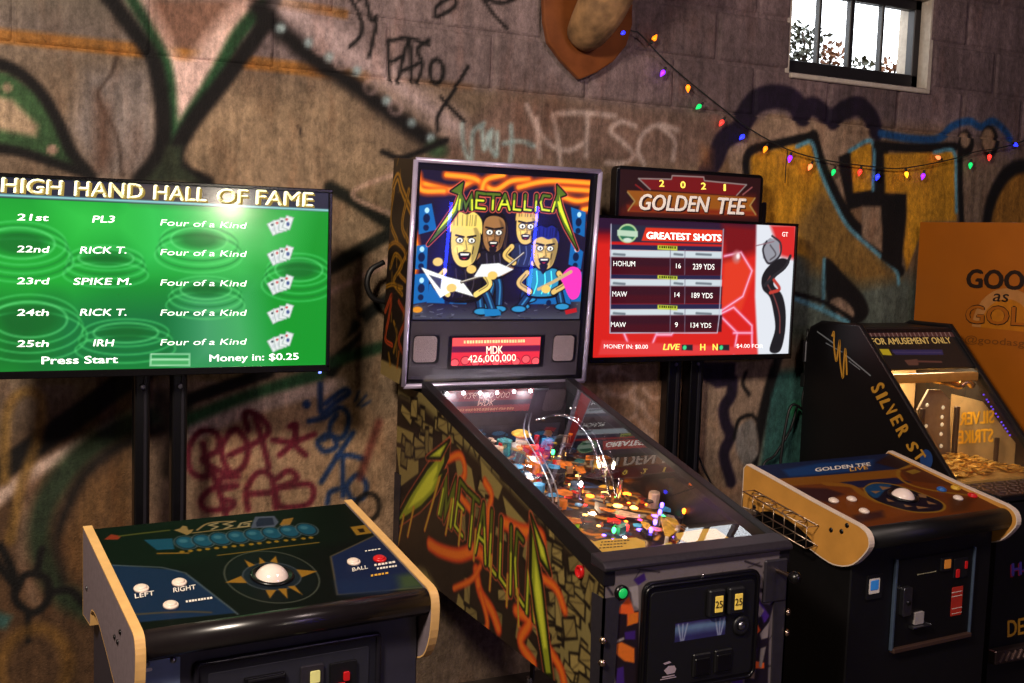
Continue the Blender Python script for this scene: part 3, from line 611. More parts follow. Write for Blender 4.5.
for c_, q in (((26, 18, 30), [(340, 140), (480, 180), (440, 330), (430, 700), (300, 700), (310, 400)]), ((128, 116, 118), [(355, 150), (385, 130), (385, 180), (480, 185), (440, 250), (400, 240)]), ((70, 38, 130), [(335, 240), (380, 220), (440, 310), (410, 350), (390, 300), (345, 260)]), ((140, 128, 130), [(345, 270), (380, 240), (410, 280), (385, 320)]),
               ((222, 84, 34), [(320, 320), (350, 310), (390, 390), (370, 410), (325, 370)]), ((140, 128, 128), [(385, 410), (440, 340), (430, 430), (395, 440)]), ((70, 36, 130), [(312, 440), (345, 430), (370, 500), (350, 540), (315, 500)]), ((224, 90, 30), [(295, 590), (310, 550), (410, 570), (410, 600), (330, 600)]), ((126, 116, 112), [(390, 490), (420, 480), (395, 600), (380, 590)]), ((120, 100, 90), [(310, 600), (360, 600), (355, 660), (315, 650)]), ((70, 36, 130), [(230, 650), (290, 640), (290, 700), (230, 700)])):
    FF(690, 560, 5.55, c_, *q)
art('front_art', fp, fc, PRINT, pin, h=.0012)
# corner plates, legs and leg bolts
BOLT = mat('leg_bolt_brass_chrome', (196, 170, 150), .25, 1.0, var=.05)
for s_ in (-1, 1):
    lg_o = prism('leg', [(s_*(HW+.004), -.006, .83), (s_*(HW+.004), -.006, .03), (s_*(HW+.004), .022, .03), (s_*(HW+.004), .05, .83)], (-s_*.006, 0, 0), GUN, pin)
    prism('leg_flange', [(s_*(HW+.004), -.006, .83), (s_*(HW+.004), -.006, .03), (s_*(HW-.022), -.006, .03), (s_*(HW-.042), -.006, .83)], (0, .005, 0), GUN, pin)
    cyl('leg_leveler', (s_*(HW-.008), .006, 0), (s_*(HW-.008), .006, .04), .016, CHROME, pin)
    for z_ in (.728, .672): lathe('leg_bolt', [(.009, 0), (.010, .003), (.007, .008), (.001, .010)], (s_*(HW+.002), -.008, z_), (s_*.8, -1, 0), BOLT, pin, 12)
    prism('leg', [(s_*(HW+.004), 1.386, .86), (s_*(HW+.004), 1.386, .03), (s_*(HW+.004), 1.36, .03), (s_*(HW+.004), 1.33, .86)], (-s_*.006, 0, 0), GUN, pin)
    cyl('leg_leveler', (s_*(HW-.008), 1.375, 0), (s_*(HW-.008), 1.375, .04), .016, CHROME, pin)
# rails, lockdown bar
TR = mat('black_trim_coat', (30, 27, 30), .36, .35)
for s_ in (-1, 1):
    prism('side_rail', [(s_*(HW+.006), -.004, rail(-.004)-.045), (s_*(HW+.006), -.004, rail(-.004)+.006), (s_*(HW+.006), 1.16, rail(1.16)+.006), (s_*(HW+.006), 1.16, rail(1.16)-.03)], (-s_*.034, 0, 0), TR, pin, .003)
LB = mat('lockdown_bar_coat', (62, 56, 64), .34, .55, nscale=90)
prism('lockdown_bar', [(-HW-.008, -.012, rail(-.012)-.006), (-HW-.008, -.014, rail(-.01)+.004), (-HW-.008, .0, rail(0)+.014), (-HW-.008, .056, rail(.056)+.009), (-HW-.008, .056, rail(.056)-.02)], (2*HW+.016, 0, 0), LB, pin, .004)
# playfield glass
PG = glass_mat('playfield_glass', (.97, .98, .98), 1.55)
ga, gb = (.054, rail(.054)-.012), (1.16, rail(1.16)+.004)
mk('playfield_glass', [(-HW+.026, *ga), (HW-.026, *ga), (HW-.026, *gb), (-HW+.026, *gb)], [(0, 1, 2, 3)], PG, pin)
# playfield board with printed art
pu = Vector((0, 1, .165)).normalized()
pf = Plane(PM, (0, .075, .800), (1, 0, 0), pu)
PFW, PFL = HW-.02, 1.09
pc = Canvas(-PFW, PFW, 0, PFL, .0042, (58, 40, 32))
rr = random.Random(11)
PALS = ((188, 112, 36), (150, 84, 30), (210, 150, 60), (34, 26, 30), (90, 50, 30), (120, 30, 28), (52, 70, 110), (28, 22, 24), (170, 150, 120))
for i in range(420):
    c = (rr.uniform(-PFW, PFW), rr.uniform(.1, PFL)); a = rr.uniform(0, 6.3); L = rr.uniform(.015, .07)
    pc.stroke([c, (c[0]+L*math.cos(a), c[1]+L*math.sin(a)), (c[0]+L*math.cos(a+1), c[1]+L*1.6*math.sin(a+.4))], rr.uniform(.004, .02), rr.choice(PALS))
for s_ in (-1, 1): pc.stroke([(s_*.2, .1), (s_*.2, .3), (s_*.12, .16)], .012, (205, 150, 60))
plf = art('playfield', pf, pc, PRINTG, pin)
box('playfield_board', pf.at(0, PFL/2, -.012), (2*PFW, PFL, .018), BLACK, pin, 0, Matrix((pf.u, pf.v, pf.n)).transposed())
inner = mat('cabinet_liner', (30, 24, 26), .3, var=.2)
box('back_panel', (0, 1.168, 1.04), (2*PFW, .012, .3), mat('back_panel_print', (30, 22, 30), .4, var=.5, nscale=40), pin, 0)
# apron with instruction cards
apm = mat('apron_coat', (36, 30, 32), .4)
prism('apron', [pf.at(-PFW, .0, .055), pf.at(PFW, .0, .055), pf.at(PFW, .11, .03), pf.at(.09, .15, .022), pf.at(-.09, .15, .022), pf.at(-PFW, .11, .03)], tuple(-pf.n*.02), apm, pin)
gp = Plane(PM, (0, ga[0], ga[1]-.03), (1, 0, 0), Vector((0, 1, .22)))
CARD = mat('instruction_card', (208, 160, 66), .5, emit=(208, 160, 66), es=.25)
cp = [gp.at(*gp.px(*q)) for q in ((592, 542), (603, 539.5), (636, 537.5), (645, 541.5), (645.5, 549), (610, 553.5), (602, 552))]
prism('instruction_card', cp, (0, 0, -.002), CARD, pin)
prism('instruction_card', [Vector((-p.x, p.y, p.z)) for p in cp], (0, 0, -.002), CARD, pin)
CTX = mat('card_print', (70, 45, 15), .6)
for k in range(3): dashes(gp, (601-k*1, 543+k*3.0), (630-k*3, 541+k*3.0), (601-k, 541.9+k*3.0), 9-k, CTX, pin, .001)
LEDM = {k: glow('led_'+k, c, s) for k, (c, s) in dict(white=((255, 250, 255), 14), green=((60, 255, 120), 8), red=((255, 40, 40), 7), orange=((255, 120, 30), 8), amber=((255, 190, 90), 7), violet=((110, 80, 255), 10), pink=((255, 60, 130), 6)).items()}
CLEAR = glass_mat('clear_plastic', (.9, .92, .95), 1.6, .08)
PLA = [mat('plastic_'+n, c, .25, emit=c, es=.02, var=.35, nscale=60) for n, c in dict(blue=(70, 150, 205), orange=(214, 118, 44), cream=(190, 160, 140), slate=(84, 98, 120), red=(190, 40, 34), gold=(205, 160, 60), teal=(60, 110, 110), dark=(40, 34, 40)).items()]
def pfp(x, y, h=0): return pf.p3(x, y, h)
# lamps under the playfield (inserts) where the photograph shows them lit
for (x, y, c, r_) in ((572, 485, 'amber', .012), (590, 496, 'orange', .014), (605, 493, 'amber', .012), (618, 506, 'amber', .016), (634, 508, 'amber', .013), (621, 516, 'red', .015), (627, 494, 'orange', .014), (619, 482, 'orange', .012), (545, 441, 'orange', .014), (532, 446, 'red', .012),
                      (562, 505, 'orange', .01), (600, 512, 'orange', .01), (585, 515, 'amber', .008), (648, 505, 'orange', .01), (566, 497, 'red', .008), (545, 500, 'orange', .01), (524, 480, 'amber', .01), (640, 520, 'pink', .007), (640, 530, 'violet', .01), (655, 516, 'violet', .01), (560, 470, 'orange', .009), (578, 476, 'amber', .009)):
    lathe('insert_lamp', [(r_, 0), (r_, .001), (r_*.7, .002)], pfp(x, y), pf.n, LEDM[c], pin, 12)
# free standing lamps
for (x, y, c, h) in ((553, 452, 'green', .05), (614, 530, 'green', .02), (627, 527, 'red', .025), (660, 512, 'violet', .05), (655, 522, 'violet', .03), (651, 530, 'violet', .025), (662, 505, 'violet', .06), (537, 447, 'red', .06), (581, 484, 'white', .05), (684, 511, 'orange', .04)):
    b_ = pfp(x, y, h); lathe('lamp', [(.004, -.008), (.006, 0), (.005, .006), (.001, .009)], b_, pf.n, LEDM[c], pin, 10)
    cyl('lamp_post', b_-pf.n*(h+.001), b_-pf.n*.007, .003, STEEL, pin, 8)
# row of white lamps under the backbox
bpn = Plane(PM, (0, 1.13, 0), (1, 0, 0), (0, 0, 1))
for x, y in ((447, 394), (463.5, 393), (480, 393), (497, 392.5), (514, 391.5), (530.5, 391)):
    p_ = bpn.p3(x, y); lathe('spot_lamp', [(.004, -.004), (.0065, 0), (.004, .005), (.001, .007)], p_, (0, -1, .1), LEDM['white'], pin, 10)
box('lamp_bar', (-.02, 1.145, bpn.px(490, 392)[1]+.004), (.4, .016, .012), DARK, pin)
# wire and clear ramps
def hp(pts): return [pfp(x, y, h) for x, y, h in pts]
for dx in (0, .022):
    tube('ramp_wire', [p+Vector((dx, 0, 0)) for p in hp(((536, 420, .12), (556, 415, .13), (575, 421, .13), (589, 437, .13), (598, 458, .12), (606, 480, .10), (610, 497, .07)))], .0035, CHROME, pin, 8, 6)
rw = sm([tuple(p) for p in hp(((548, 414, .11), (568, 416, .115), (584, 428, .115), (595, 450, .11), (604, 474, .09)))], 6)
mk('clear_ramp', [Vector(p)+Vector((-.012, 0, 0)) for p in rw]+[Vector(p)+Vector((.034, 0, .0)) for p in rw]+[Vector(p)+Vector((.04, 0, .03)) for p in rw], [(i, i+1, len(rw)+i+1, len(rw)+i) for i in range(len(rw)-1)]+[(len(rw)+i, len(rw)+i+1, 2*len(rw)+i+1, 2*len(rw)+i) for i in range(len(rw)-1)], CLEAR, pin, True)
for dx in (0, .018):
    tube('ramp_wire', [p+Vector((dx, 0, 0)) for p in hp(((528, 408, .1), (524, 432, .11), (536, 455, .1), (548, 480, .09), (553, 502, .07), (551, 515, .05)))], .0025, STEEL, pin, 6, 6)
    tube('ramp_wire', [p+Vector((dx, 0, 0)) for p in hp(((620, 440, .08), (650, 462, .08), (672, 482, .07), (690, 500, .06), (700, 516, .05)))], .0025, STEEL, pin, 6, 6)
# pop bumpers
for (x, y, m_) in ((508, 432, 5), (528, 428, 2), (520, 448, 5)):
    b_ = pfp(x, y); lathe('bumper', [(.03, 0), (.03, .012), (.018, .014), (.018, .045)], b_, pf.n, WHITEP, pin, 20)
    lathe('bumper_cap', [(.018, .045), (.034, .047), (.036, .052), (.02, .062), (.002, .064)], b_, pf.n, PLA[m_], pin, 20)
# sling shots and flippers
for s_ in (-1, 1):
    prism('slingshot', [pf.at(s_*.18, .38, .03), pf.at(s_*.17, .27, .03), pf.at(s_*.1, .225, .03)], tuple(-pf.n*.004), PLA[5], pin)
    for q in ((.178, .375), (.168, .272), (.104, .228)): cyl('post', pf.at(s_*q[0], q[1], 0), pf.at(s_*q[0], q[1], .034), .006, WHITEP, pin, 10)
    a_, b_ = pf.at(s_*.095, .2, .012), pf.at(s_*.028, .165, .012)
    sd = (b_-a_).cross(pf.n).normalized()
    prism('flipper', [a_+sd*.012, b_+sd*.005, b_-sd*.005, a_-sd*.012], tuple(pf.n*.016), mat('flipper_plastic', (220, 200, 120), .3), pin, .002)
    tube('lane_guide', [pf.at(s_*.215, .42, .02), pf.at(s_*.212, .28, .02), pf.at(s_*.12, .2, .02)], .003, STEEL, pin, 6)
# toys, plastics, posts
for (x, y, h, m_, sz) in ((516, 466, .05, 0, (.05, .04, .05)), (538, 484, .04, 0, (.045, .035, .045)), (528, 474, .03, 3, (.03, .03, .04)), (505, 440, .05, 6, (.05, .05, .06)), (545, 462, .05, 3, (.05, .04, .06)), (557, 470, .05, 7, (.06, .05, .05)), (495, 452, .03, 1, (.03, .03, .05)), (521, 488, .02, 1, (.05, .025, .02)), (655, 492, .05, 2, (.03, .03, .05)), (672, 520, .03, 5, (.03, .05, .02)), (564, 492, .03, 1, (.05, .05, .004)), (642, 448, .06, 4, (.06, .05, .03)), (610, 470, .05, 7, (.06, .05, .04))):
    c = pfp(x, y, h); n_ = rr.randint(5, 7); ps = [pf.u*sz[0]*.6*math.cos(2*math.pi*k/n_+rr.uniform(-.2, .2))+pf.v*sz[1]*.6*math.sin(2*math.pi*k/n_) for k in range(n_)]
    prism('playfield_toy', [c+p for p in ps], tuple(-pf.n*min(sz[2], h+.0)), PLA[m_], pin, .002)
MIX = [PLA[k] for k in (1, 2, 5, 7, 7, 6, 3, 2, 1, 0, 4)]+[CHROME, STEEL, CLEAR, mat('brown_plastic', (96, 58, 30), .3), mat('grey_metal_bracket', (120, 112, 116), .3, .8)]
for i in range(150):
    u, v = rr.uniform(-PFW*.95, PFW*.95), .22+.85*rr.random()**.85; h = rr.uniform(.012, .034)+.02*(v > .7); c = pf.at(u, v, h); a0 = rr.uniform(0, 6.3); s_ = rr.uniform(.006, .022); k_ = rr.choice((1, 1, 2.4))
    prism('plastic', [c+(pf.u*math.cos(a0)+pf.v*math.sin(a0))*s_*k_*x+(pf.v*math.cos(a0)-pf.u*math.sin(a0))*s_*y for x, y in ((-1, -.7), (.2, -1), (1, -.4), (.8, .8), (-.6, 1))], tuple(-pf.n*rr.choice((.003, .003, h*.8))), rr.choice(MIX), pin)
    if i % 2 == 0: cyl('post', pf.at(u, v, 0), c-pf.n*.003, .0035, rr.choice((WHITEP, STEEL, CHROME)), pin, 8)
for i in range(44):
    u, v = rr.uniform(-PFW*.9, PFW*.9), rr.uniform(.25, 1.0)
    lathe('insert_lamp', [(.006, 0), (.006, .001), (.004, .002)], pf.at(u, v, .001), pf.n, LEDM[rr.choice(('orange', 'amber', 'red', 'orange', 'amber', 'white', 'violet', 'green'))], pin, 10)
for i in range(9): box('drop_target', pf.at(-.16+i*.035, .78+.03*math.sin(i), .015), (.022, .005, .03), PLA[i % 6], pin, .001)
cyl('chrome_post', pfp(618, 500), pfp(618, 500)+pf.n*.07, .008, CHROME, pin); cyl('chrome_post', pfp(580, 493), pfp(580, 493)+pf.n*.03, .012, CHROME, pin)
# light inside from the lamps of the row and the general illumination
def point(name, loc, power, color, parent, r=.01):
    l = bpy.data.lights.new(name, 'POINT'); l.energy = power; l.color = color; l.shadow_soft_size = r
    o = bpy.data.objects.new(name, l); COL.objects.link(o); o.location = loc; o.parent = parent
for x_ in (-.16, -.02, .12): point('playfield_light', (x_, 1.1, 1.15), .8, (1, .93, 1), pin)
point('playfield_light', (.05, .42, .95), .8, (1, .62, .3), pin, .02); point('playfield_light', (-.12, .75, 1.02), .7, (1, .85, .7), pin, .02); point('playfield_light', (.12, .7, 1.01), .6, (1, .75, .5), pin, .02)
# buttons
lathe('flipper_button', [(.017, 0), (.017, .008), (.013, .012), (.012, .006), (.001, .006)], (-HW, -sp.px(581.5, 571.5)[0], sp.px(581.5, 571.5)[1]), (-1, 0, 0), REDP, pin, 20)
lathe('flipper_button', [(.017, 0), (.017, .008), (.013, .012), (.012, .006), (.001, .006)], (HW, .06, .84), (1, 0, 0), REDP, pin, 20)
sb = fp.px(620.5, 592); lathe('start_button_ring', [(.019, 0), (.019, .008), (.013, .011)], (sb[0], -.001, sb[1]), (0, -1, 0), BLACKP, pin, 20)
lathe('start_button', [(.0135, 0), (.0135, .010), (.010, .014), (.001, .014)], (sb[0], -.001, sb[1]), (0, -1, 0), mat('green_lit_button', (20, 150, 70), .3, emit=(20, 170, 80), es=.7), pin, 20)
# plunger on the right
pb = fp.px(774, 580); box('plunger_plate', (pb[0], -.004, pb[1]), (.075, .01, .115), GUN, pin, .004)
cyl('plunger_rod', (pb[0]+.002, -.005, pb[1]+.028), (pb[0]+.002, -.065, pb[1]+.028), .0055, BOLT, pin)
lathe('plunger_knob', [(.006, 0), (.014, .004), (.017, .016), (.012, .028), (.002, .032)], (pb[0]+.002, -.062, pb[1]+.028), (0, -1, 0), BLACKP, pin, 16)
# coin door
u0, vt = fp.px(641, 585); u1, _ = fp.px(757, 590); vb = .565
door = prism('coin_door', [(x, -.001, z) for x, z in rrect(u0, u1, vb, .858, .028)], (0, -.012, 0), BLACKP, pin, .003)
tube('door_bead', [(x, -.013, z) for x, z in rrect(u0+.008, u1-.008, vb+.008, .847, .022)], .004, BLACKP, door, 6, 0, None, True)
prism('door_inset', [(x, -.012, z) for x, z in rrect(u0+.02, u1-.02, vb+.02, .832, .014)], (0, -.004, 0), mat('door_black_satin', (10, 9, 10), .5), door, .001)
lathe('door_stud', [(.006, 0), (.005, .004), (.001, .006)], (*[fp.px(700, 574)[0]], -.012, fp.px(700, 574)[1]), (0, -1, 0), CHROME, door, 10)
COINL = mat('lit_coin_window', (226, 190, 80), .4, emit=(230, 190, 80), es=.3); CTXT = mat('coin_digits', (60, 36, 10), .5)
for (x, y) in ((710.5, 600), (730, 597.5)):
    c = fp.px(x, y); e = box('coin_return', (c[0], -.022, c[1]), (.05, .016, .07), DARK, door, .004)
    box('coin_window', (c[0]+.004, -.031, c[1]-.002), (.024, .003, .042), COINL, e, .001)
    text(fp, '25', (x-3.0, y+4.2), (x+4.2, y+3.4), (x-3.0, y-2.5), CTXT, e, h=.0335, bold=.02)
cs = Canvas(-.09, .09, -.03, .03, .002, (46, 44, 92))
cs.fill([(-.1, -.004), (.1, -.004), (.1, .03), (-.1, .03)], (96, 122, 158), .02); cs.fill([(-.1, .018), (.1, .018), (.1, .04), (-.1, .04)], (46, 34, 84), .012)
for x_ in (-.055, .06):
    for d_ in (-.014, 0, .014): cs.stroke([(x_+d_*.3, -.022), (x_+d_, .02)], .003, (170, 180, 205))
c = fp.px(696.5, 627); pl_ = Plane(PM, (c[0], -.017, c[1]), (1, 0, 0), (0, 0, 1)); art('price_plate', pl_, cs, mat('plate_print', rough=.3, attr=True), door, lambda S, T: (-.078+.156*S, -.024+.048*T))
prism('plate_bezel', [(c[0]+x, -.0155, c[1]+z) for x, z in rrect(-.083, .083, -.029, .029, .004)], (0, -.001, 0), DARK, door)
c = fp.px(736.5, 623); lathe('lock_ring', [(.026, 0), (.026, .006), (.02, .01), (.014, .006)], (c[0], -.015, c[1]), (0, -1, 0), DARK, door, 20); lathe('lock', [(.011, 0), (.011, .01), (.004, .012), (.001, .010)], (c[0], -.015, c[1]), (0, -1, 0), STEEL, door, 16)
for (x, y) in ((697, 662), (718.5, 658)):
    c = fp.px(x, y); e = box('coin_cup', (c[0], -.018, c[1]), (.055, .008, .06), BLACK, door, .003); box('cup_flap', (c[0], -.022, c[1]-.004), (.044, .004, .044), BLACKP, e, .002)
STK = mat('pale_sticker_print', (168, 150, 160), .5)
for q in ([(55, 560), (90, 548), (102, 556), (66, 568)], [(60, 600), (85, 575), (118, 572), (128, 590), (120, 612), (78, 622)], [(50, 634), (120, 622), (120, 628), (50, 642)], [(40, 648), (128, 632), (128, 637), (40, 654)]):
    mk('sticker_print', [fp.at(*fp.px(590+(x+350-22)/5.55, 560+y/5.55), .0175) for x, y in q], [tuple(range(len(q)))], STK, door)

# backbox, leaning forward a little
BB, BT = (1.181, 1.19), (1.123, 1.925)         # (y, z) of its front bottom and top edges
bv = Vector((0, BT[0]-BB[0], BT[1]-BB[1])); BH = bv.length; bv.normalize()
bx = Plane(PM, (0, BB[0], BB[1]), (1, 0, 0), bv); BW = .343
bb = prism('backbox', [bx.at(-BW, .0, -.012), bx.at(-BW, BH, -.012), bx.at(-BW, BH, -.19), bx.at(-BW, .0, -.215)], (2*BW, 0, 0), BLACK, pin)
# its painted left side
bs = Plane(PM, tuple(bx.at(-BW, 0, 0)), tuple(bx.n), tuple(bv))
bc = Canvas(-.22, 0, 0, BH, .0035, (24, 17, 12))
rr = random.Random(8); OC = (150, 106, 24)
def BQ(*pts): return [bs.px(*p) for p in Z(330, 170, 2.967, pts)]
bc.fill(BQ((150, 560), (215, 590), (205, 640), (140, 610)), (128, 108, 66), .01)
for q, wd, c_ in (([(175, 100), (200, 20), (215, 60), (240, 120)], .03, OC), ([(190, 60), (180, 150), (200, 210)], .02, OC), ([(235, 60), (215, 160), (232, 210)], .02, OC), ([(165, 300), (170, 240), (195, 215), (225, 250), (205, 300), (225, 330)], .014, (170, 116, 30)), ([(180, 290), (195, 250), (215, 280), (190, 330), (215, 370)], .016, OC), ([(160, 350), (185, 340), (215, 350)], .014, OC), ([(165, 420), (185, 370), (175, 440), (165, 500), (185, 520)], .016, (176, 62, 26)), ([(205, 390), (225, 440), (205, 500), (215, 540)], .016, (160, 58, 26)), ([(190, 450), (200, 490), (190, 540)], .012, OC), ([(175, 545), (180, 580)], .012, OC), ([(205, 540), (200, 585)], .012, (150, 80, 20))):
    bc.stroke(BQ(*q), wd, c_); bc.stroke(BQ(*q), wd*.25, (40, 24, 10))
for i in range(40):
    c = (rr.uniform(-.21, 0), rr.uniform(.08, BH)); bc.stroke([c, (c[0]+rr.gauss(0, .012), c[1]+rr.uniform(.02, .05))], .004, rr.choice((OC, (24, 16, 10), (24, 16, 10))))
art('backbox_side_art', bs, bc, PRINT, bb, lambda S, T: ((-.215+.025*T)*(1-S)+(-.012)*S, BH*T), .0012, (58, 200))
# chrome edge trim, its lavender colour standing in for reflected purple light
LAV = mat('purple_lit_chrome', (196, 184, 214), .3, .45, var=.08, nscale=20)
for a_, b_ in (((-BW, 0), (-BW, BH)), ((BW, 0), (BW, BH)), ((-BW, BH), (BW, BH)), ((-BW, 0), (BW, 0))):
    tube('edge_trim', [bx.at(*a_), bx.at(*b_)], .0085, LAV, bb, 10)
# recessed glass front: black liner, backglass, speaker panel
box('front_liner', bx.at(0, BH/2, -.011), (2*BW-.014, .004, BH-.014), BLACKP, bb, 0, Matrix((bx.u, -bx.n, bx.v)).transposed())
g0 = bx.px(410, 321); g1 = bx.px(592, 318); gt = bx.px(417, 166)
GU0, GU1, GV0, GV1 = -.322, .308, g0[1]+.004, BH-.03
gc = Canvas(GU0, GU1, GV0, GV1, .0021, (26, 18, 44))
def GQ(*pts): return [bx.px(*p) for p in Z(400, 160, 4.018, pts)]
rr = random.Random(21)
for q in ([(75, 90), (150, 110), (220, 120), (300, 80)], [(75, 60), (90, 120), (180, 125)], [(190, 60), (300, 75), (380, 120), (450, 85), (520, 80)], [(480, 110), (560, 90), (640, 85), (790, 95)], [(640, 115), (720, 120), (790, 125)], [(660, 150), (720, 165), (790, 150)], [(330, 130), (350, 80), (420, 60)], [(740, 200), (790, 190)], [(60, 300), (70, 380), (55, 460)], [(770, 260), (780, 330), (770, 420)]):
    gc.stroke(GQ(*q), .028, (214, 78, 20), .016); gc.stroke(GQ(*q), .013, (246, 156, 40), .008)
gc.fill(GQ((30, 590), (200, 560), (760, 560), (760, 650), (30, 645)), (62, 62, 74), .02)
gc.fill(GQ((150, 200), (650, 220), (700, 600), (120, 600)), (20, 13, 34), .06)
for i in range(60):
    c = bx.px(400+rr.uniform(40, 750)/4.018, 160+rr.uniform(575, 640)/4.018); gc.stroke([c, (c[0]+rr.uniform(-.02, .02), c[1]+rr.uniform(-.006, .006))], .002, rr.choice(((30, 28, 40), (100, 100, 116))))
for q in ([(80, 185), (130, 175), (150, 280), (78, 300)], [(70, 345), (115, 340), (110, 440), (62, 440)], [(62, 460), (120, 455), (115, 570), (55, 580)], [(120, 500), (275, 480), (270, 580), (110, 575)], [(690, 190), (750, 210), (745, 310), (700, 290)], [(690, 330), (740, 370), (730, 440), (680, 420)], [(520, 500), (680, 500), (690, 580), (520, 580)], [(690, 460), (735, 450), (730, 570), (690, 570)]):
    gc.fill(GQ(*q), (16, 92, 160)); c = np.mean(GQ(*q), 0); gc.disc(c, .012, .015, (8, 24, 60)); gc.disc((c[0], c[1]+.026), .008, .009, (170, 215, 235)); gc.disc((c[0], c[1]-.03), .01, .01, (8, 24, 60))
# four plain cartoon musicians: generic heads, jackets, guitars
SK = (226, 186, 96); SKD = (120, 70, 40)
def musician(cx, cy, w_, h_, hair, skin, jacket, feet, beard=False, long=0):
    hd = np.array(bx.px(400+cx/4.018, 160+cy/4.018)); k = .00086; W_, H_ = w_*k, h_*k; INKC = (8, 5, 12)
    dk = tuple(.62*c for c in skin); lt = tuple(min(255, 1.12*c+10) for c in skin)
    def g(x, y): return (hd[0]+x*W_, hd[1]+y*H_)
    for (fx, fy_) in feet:
        ft = bx.px(400+fx/4.018, 160+fy_/4.018); kn = ((hd[0]+ft[0])/2+.012, hd[1]*.35+ft[1]*.65)
        gc.stroke([g(0, -2.0), kn, ft], .034, INKC); gc.stroke([g(0, -2.0), kn, ft], .025, (18, 46, 84)); gc.stroke([g(.1, -2.0), (kn[0]+.004, kn[1]), ft], .006, (50, 120, 170)); gc.disc(ft, .032, .014, INKC); gc.disc(ft, .027, .010, (40, 130, 180))
    body = [g(-1.2, -1.0), g(-.4, -.85), g(.5, -.85), g(1.25, -1.0), g(1.35, -1.9), g(1.0, -2.5), g(-1.0, -2.5), g(-1.35, -1.8)]
    gc.fill(body, INKC, None, 1, True); c0 = np.mean(body, 0); gc.fill([tuple(c0+(np.array(p)-c0)*.88) for p in body], jacket, None, 1, True)
    for x in (-.5, .1, .6): gc.stroke([g(x, -1.1), g(x+.1, -1.7), g(x-.1, -2.3)], .004, tuple(min(255, c*1.8+24) for c in jacket))
    for s_ in (-1, 1): gc.stroke([g(s_*1.2, -1.2), g(s_*1.75, -1.75), g(s_*.9, -2.2)], .026, INKC); gc.stroke([g(s_*1.2, -1.2), g(s_*1.75, -1.75), g(s_*.9, -2.2)], .019, skin); gc.stroke([g(s_*1.3, -1.3), g(s_*1.65, -1.75), g(s_*1.1, -2.05)], .005, dk)
    if long:
        m = [g(-1.15, .5), g(-.7, 1.15), g(0, 1.3), g(.75, 1.15), g(1.2, .4), g(1.35, -.5), g(1.2, -1.2), g(.8, -.9), g(-.8, -.9), g(-1.25, -1.2), g(-1.35, -.4)]; gc.fill(m, hair, None, 1, True)
        for i in range(18): t = rr.uniform(-1.2, 1.2); gc.stroke([g(t, 1.0-abs(t)*.3), g(t*1.1+rr.uniform(-.1, .1), .2), g(t*1.1, -.8)], .003, (70, 48, 40))
    face = [g(-.9, .5), g(-.62, .95), g(.1, 1.05), g(.75, .85), g(.95, .3), g(.85, -.3), g(.62, -.8), g(.1, -1.02), g(-.45, -.9), g(-.82, -.4)]
    gc.fill([tuple(hd+(np.array(p)-hd)*1.09) for p in face], INKC, None, 1, True); gc.fill(face, skin, None, 1, True)
    gc.fill([g(.35, .9), g(.9, .4), g(.85, -.3), g(.5, -.85), g(.45, -.2), g(.6, .3)], dk, .006, .8, True); gc.disc(g(-.35, -.28), .3*W_, .16*H_, lt, .008, .8)
    if not long:
        hp_ = [g(-1.0, .45), g(-.95, 1.0), g(-.5, 1.3), g(0, 1.22), g(.45, 1.33), g(.95, 1.0), g(1.02, .4), g(.7, .68), g(.2, .6), g(-.3, .72), g(-.75, .6)]
        gc.fill([tuple(hd+(np.array(p)-hd)*1.05) for p in hp_], INKC, None, 1, True); gc.fill(hp_, hair, None, 1, True)
        for i in range(10): t = rr.uniform(-.85, .85); gc.stroke([g(t, .75), g(t*1.05, 1.2)], .003, tuple(.6*c for c in hair))
    for s_ in (-.36, .4):
        e = g(s_, .12); gc.disc(e, .0145, .0105, INKC); gc.disc(e, .0115, .0080, (250, 246, 230)); gc.disc((e[0]+.001, e[1]-.001), .0036, .0042, (10, 10, 20)); gc.stroke([(e[0]-.015, e[1]+.011+(s_ < 0)*.005), (e[0]+.014, e[1]+.011+(s_ > 0)*.005)], .006, INKC); gc.stroke([(e[0]-.010, e[1]-.013), (e[0]+.010, e[1]-.013)], .0025, dk)
    gc.stroke([g(.02, .1), g(.14, -.28), g(-.06, -.32)], .0045, dk, smooth=False); gc.stroke([g(-.5, -.2), g(-.42, -.5)], .003, dk); gc.stroke([g(.55, -.15), g(.5, -.45)], .003, INKC)
    mth = [g(-.38, -.42), g(0, -.36), g(.4, -.42), g(.3, -.68), g(0, -.74), g(-.3, -.68)]; gc.fill(mth, INKC, None, 1, True); gc.fill([g(-.28, -.44), g(.3, -.43), g(.26, -.52), g(-.24, -.53)], (240, 236, 220)); gc.fill([g(-.2, -.62), g(.2, -.62), g(0, -.7)], (170, 40, 50))
    if beard: gc.fill([g(-.3, -.74), g(.3, -.74), g(.18, -1.1), g(0, -1.25), g(-.18, -1.1)], (24, 18, 26), None, 1, True)
musician(380, 300, 52, 68, (16, 10, 12), (150, 104, 60), (24, 20, 30), ((350, 590), (400, 600)), True, 1)
musician(510, 275, 48, 62, (220, 176, 90), SK, (34, 40, 60), ((495, 590), (520, 560)))
musician(265, 335, 66, 90, (236, 206, 100), (234, 200, 108), (20, 14, 20), ((330, 610), (380, 615)))
musician(585, 365, 60, 75, (28, 34, 120), (214, 176, 100), (40, 130, 170), ((480, 600), (655, 590)), True)
gc.fill(GQ((88, 432), (190, 470), (250, 485), (300, 550), (215, 525), (165, 555)), (232, 232, 226)); gc.fill(GQ((118, 462), (170, 478), (165, 520)), (60, 60, 70))
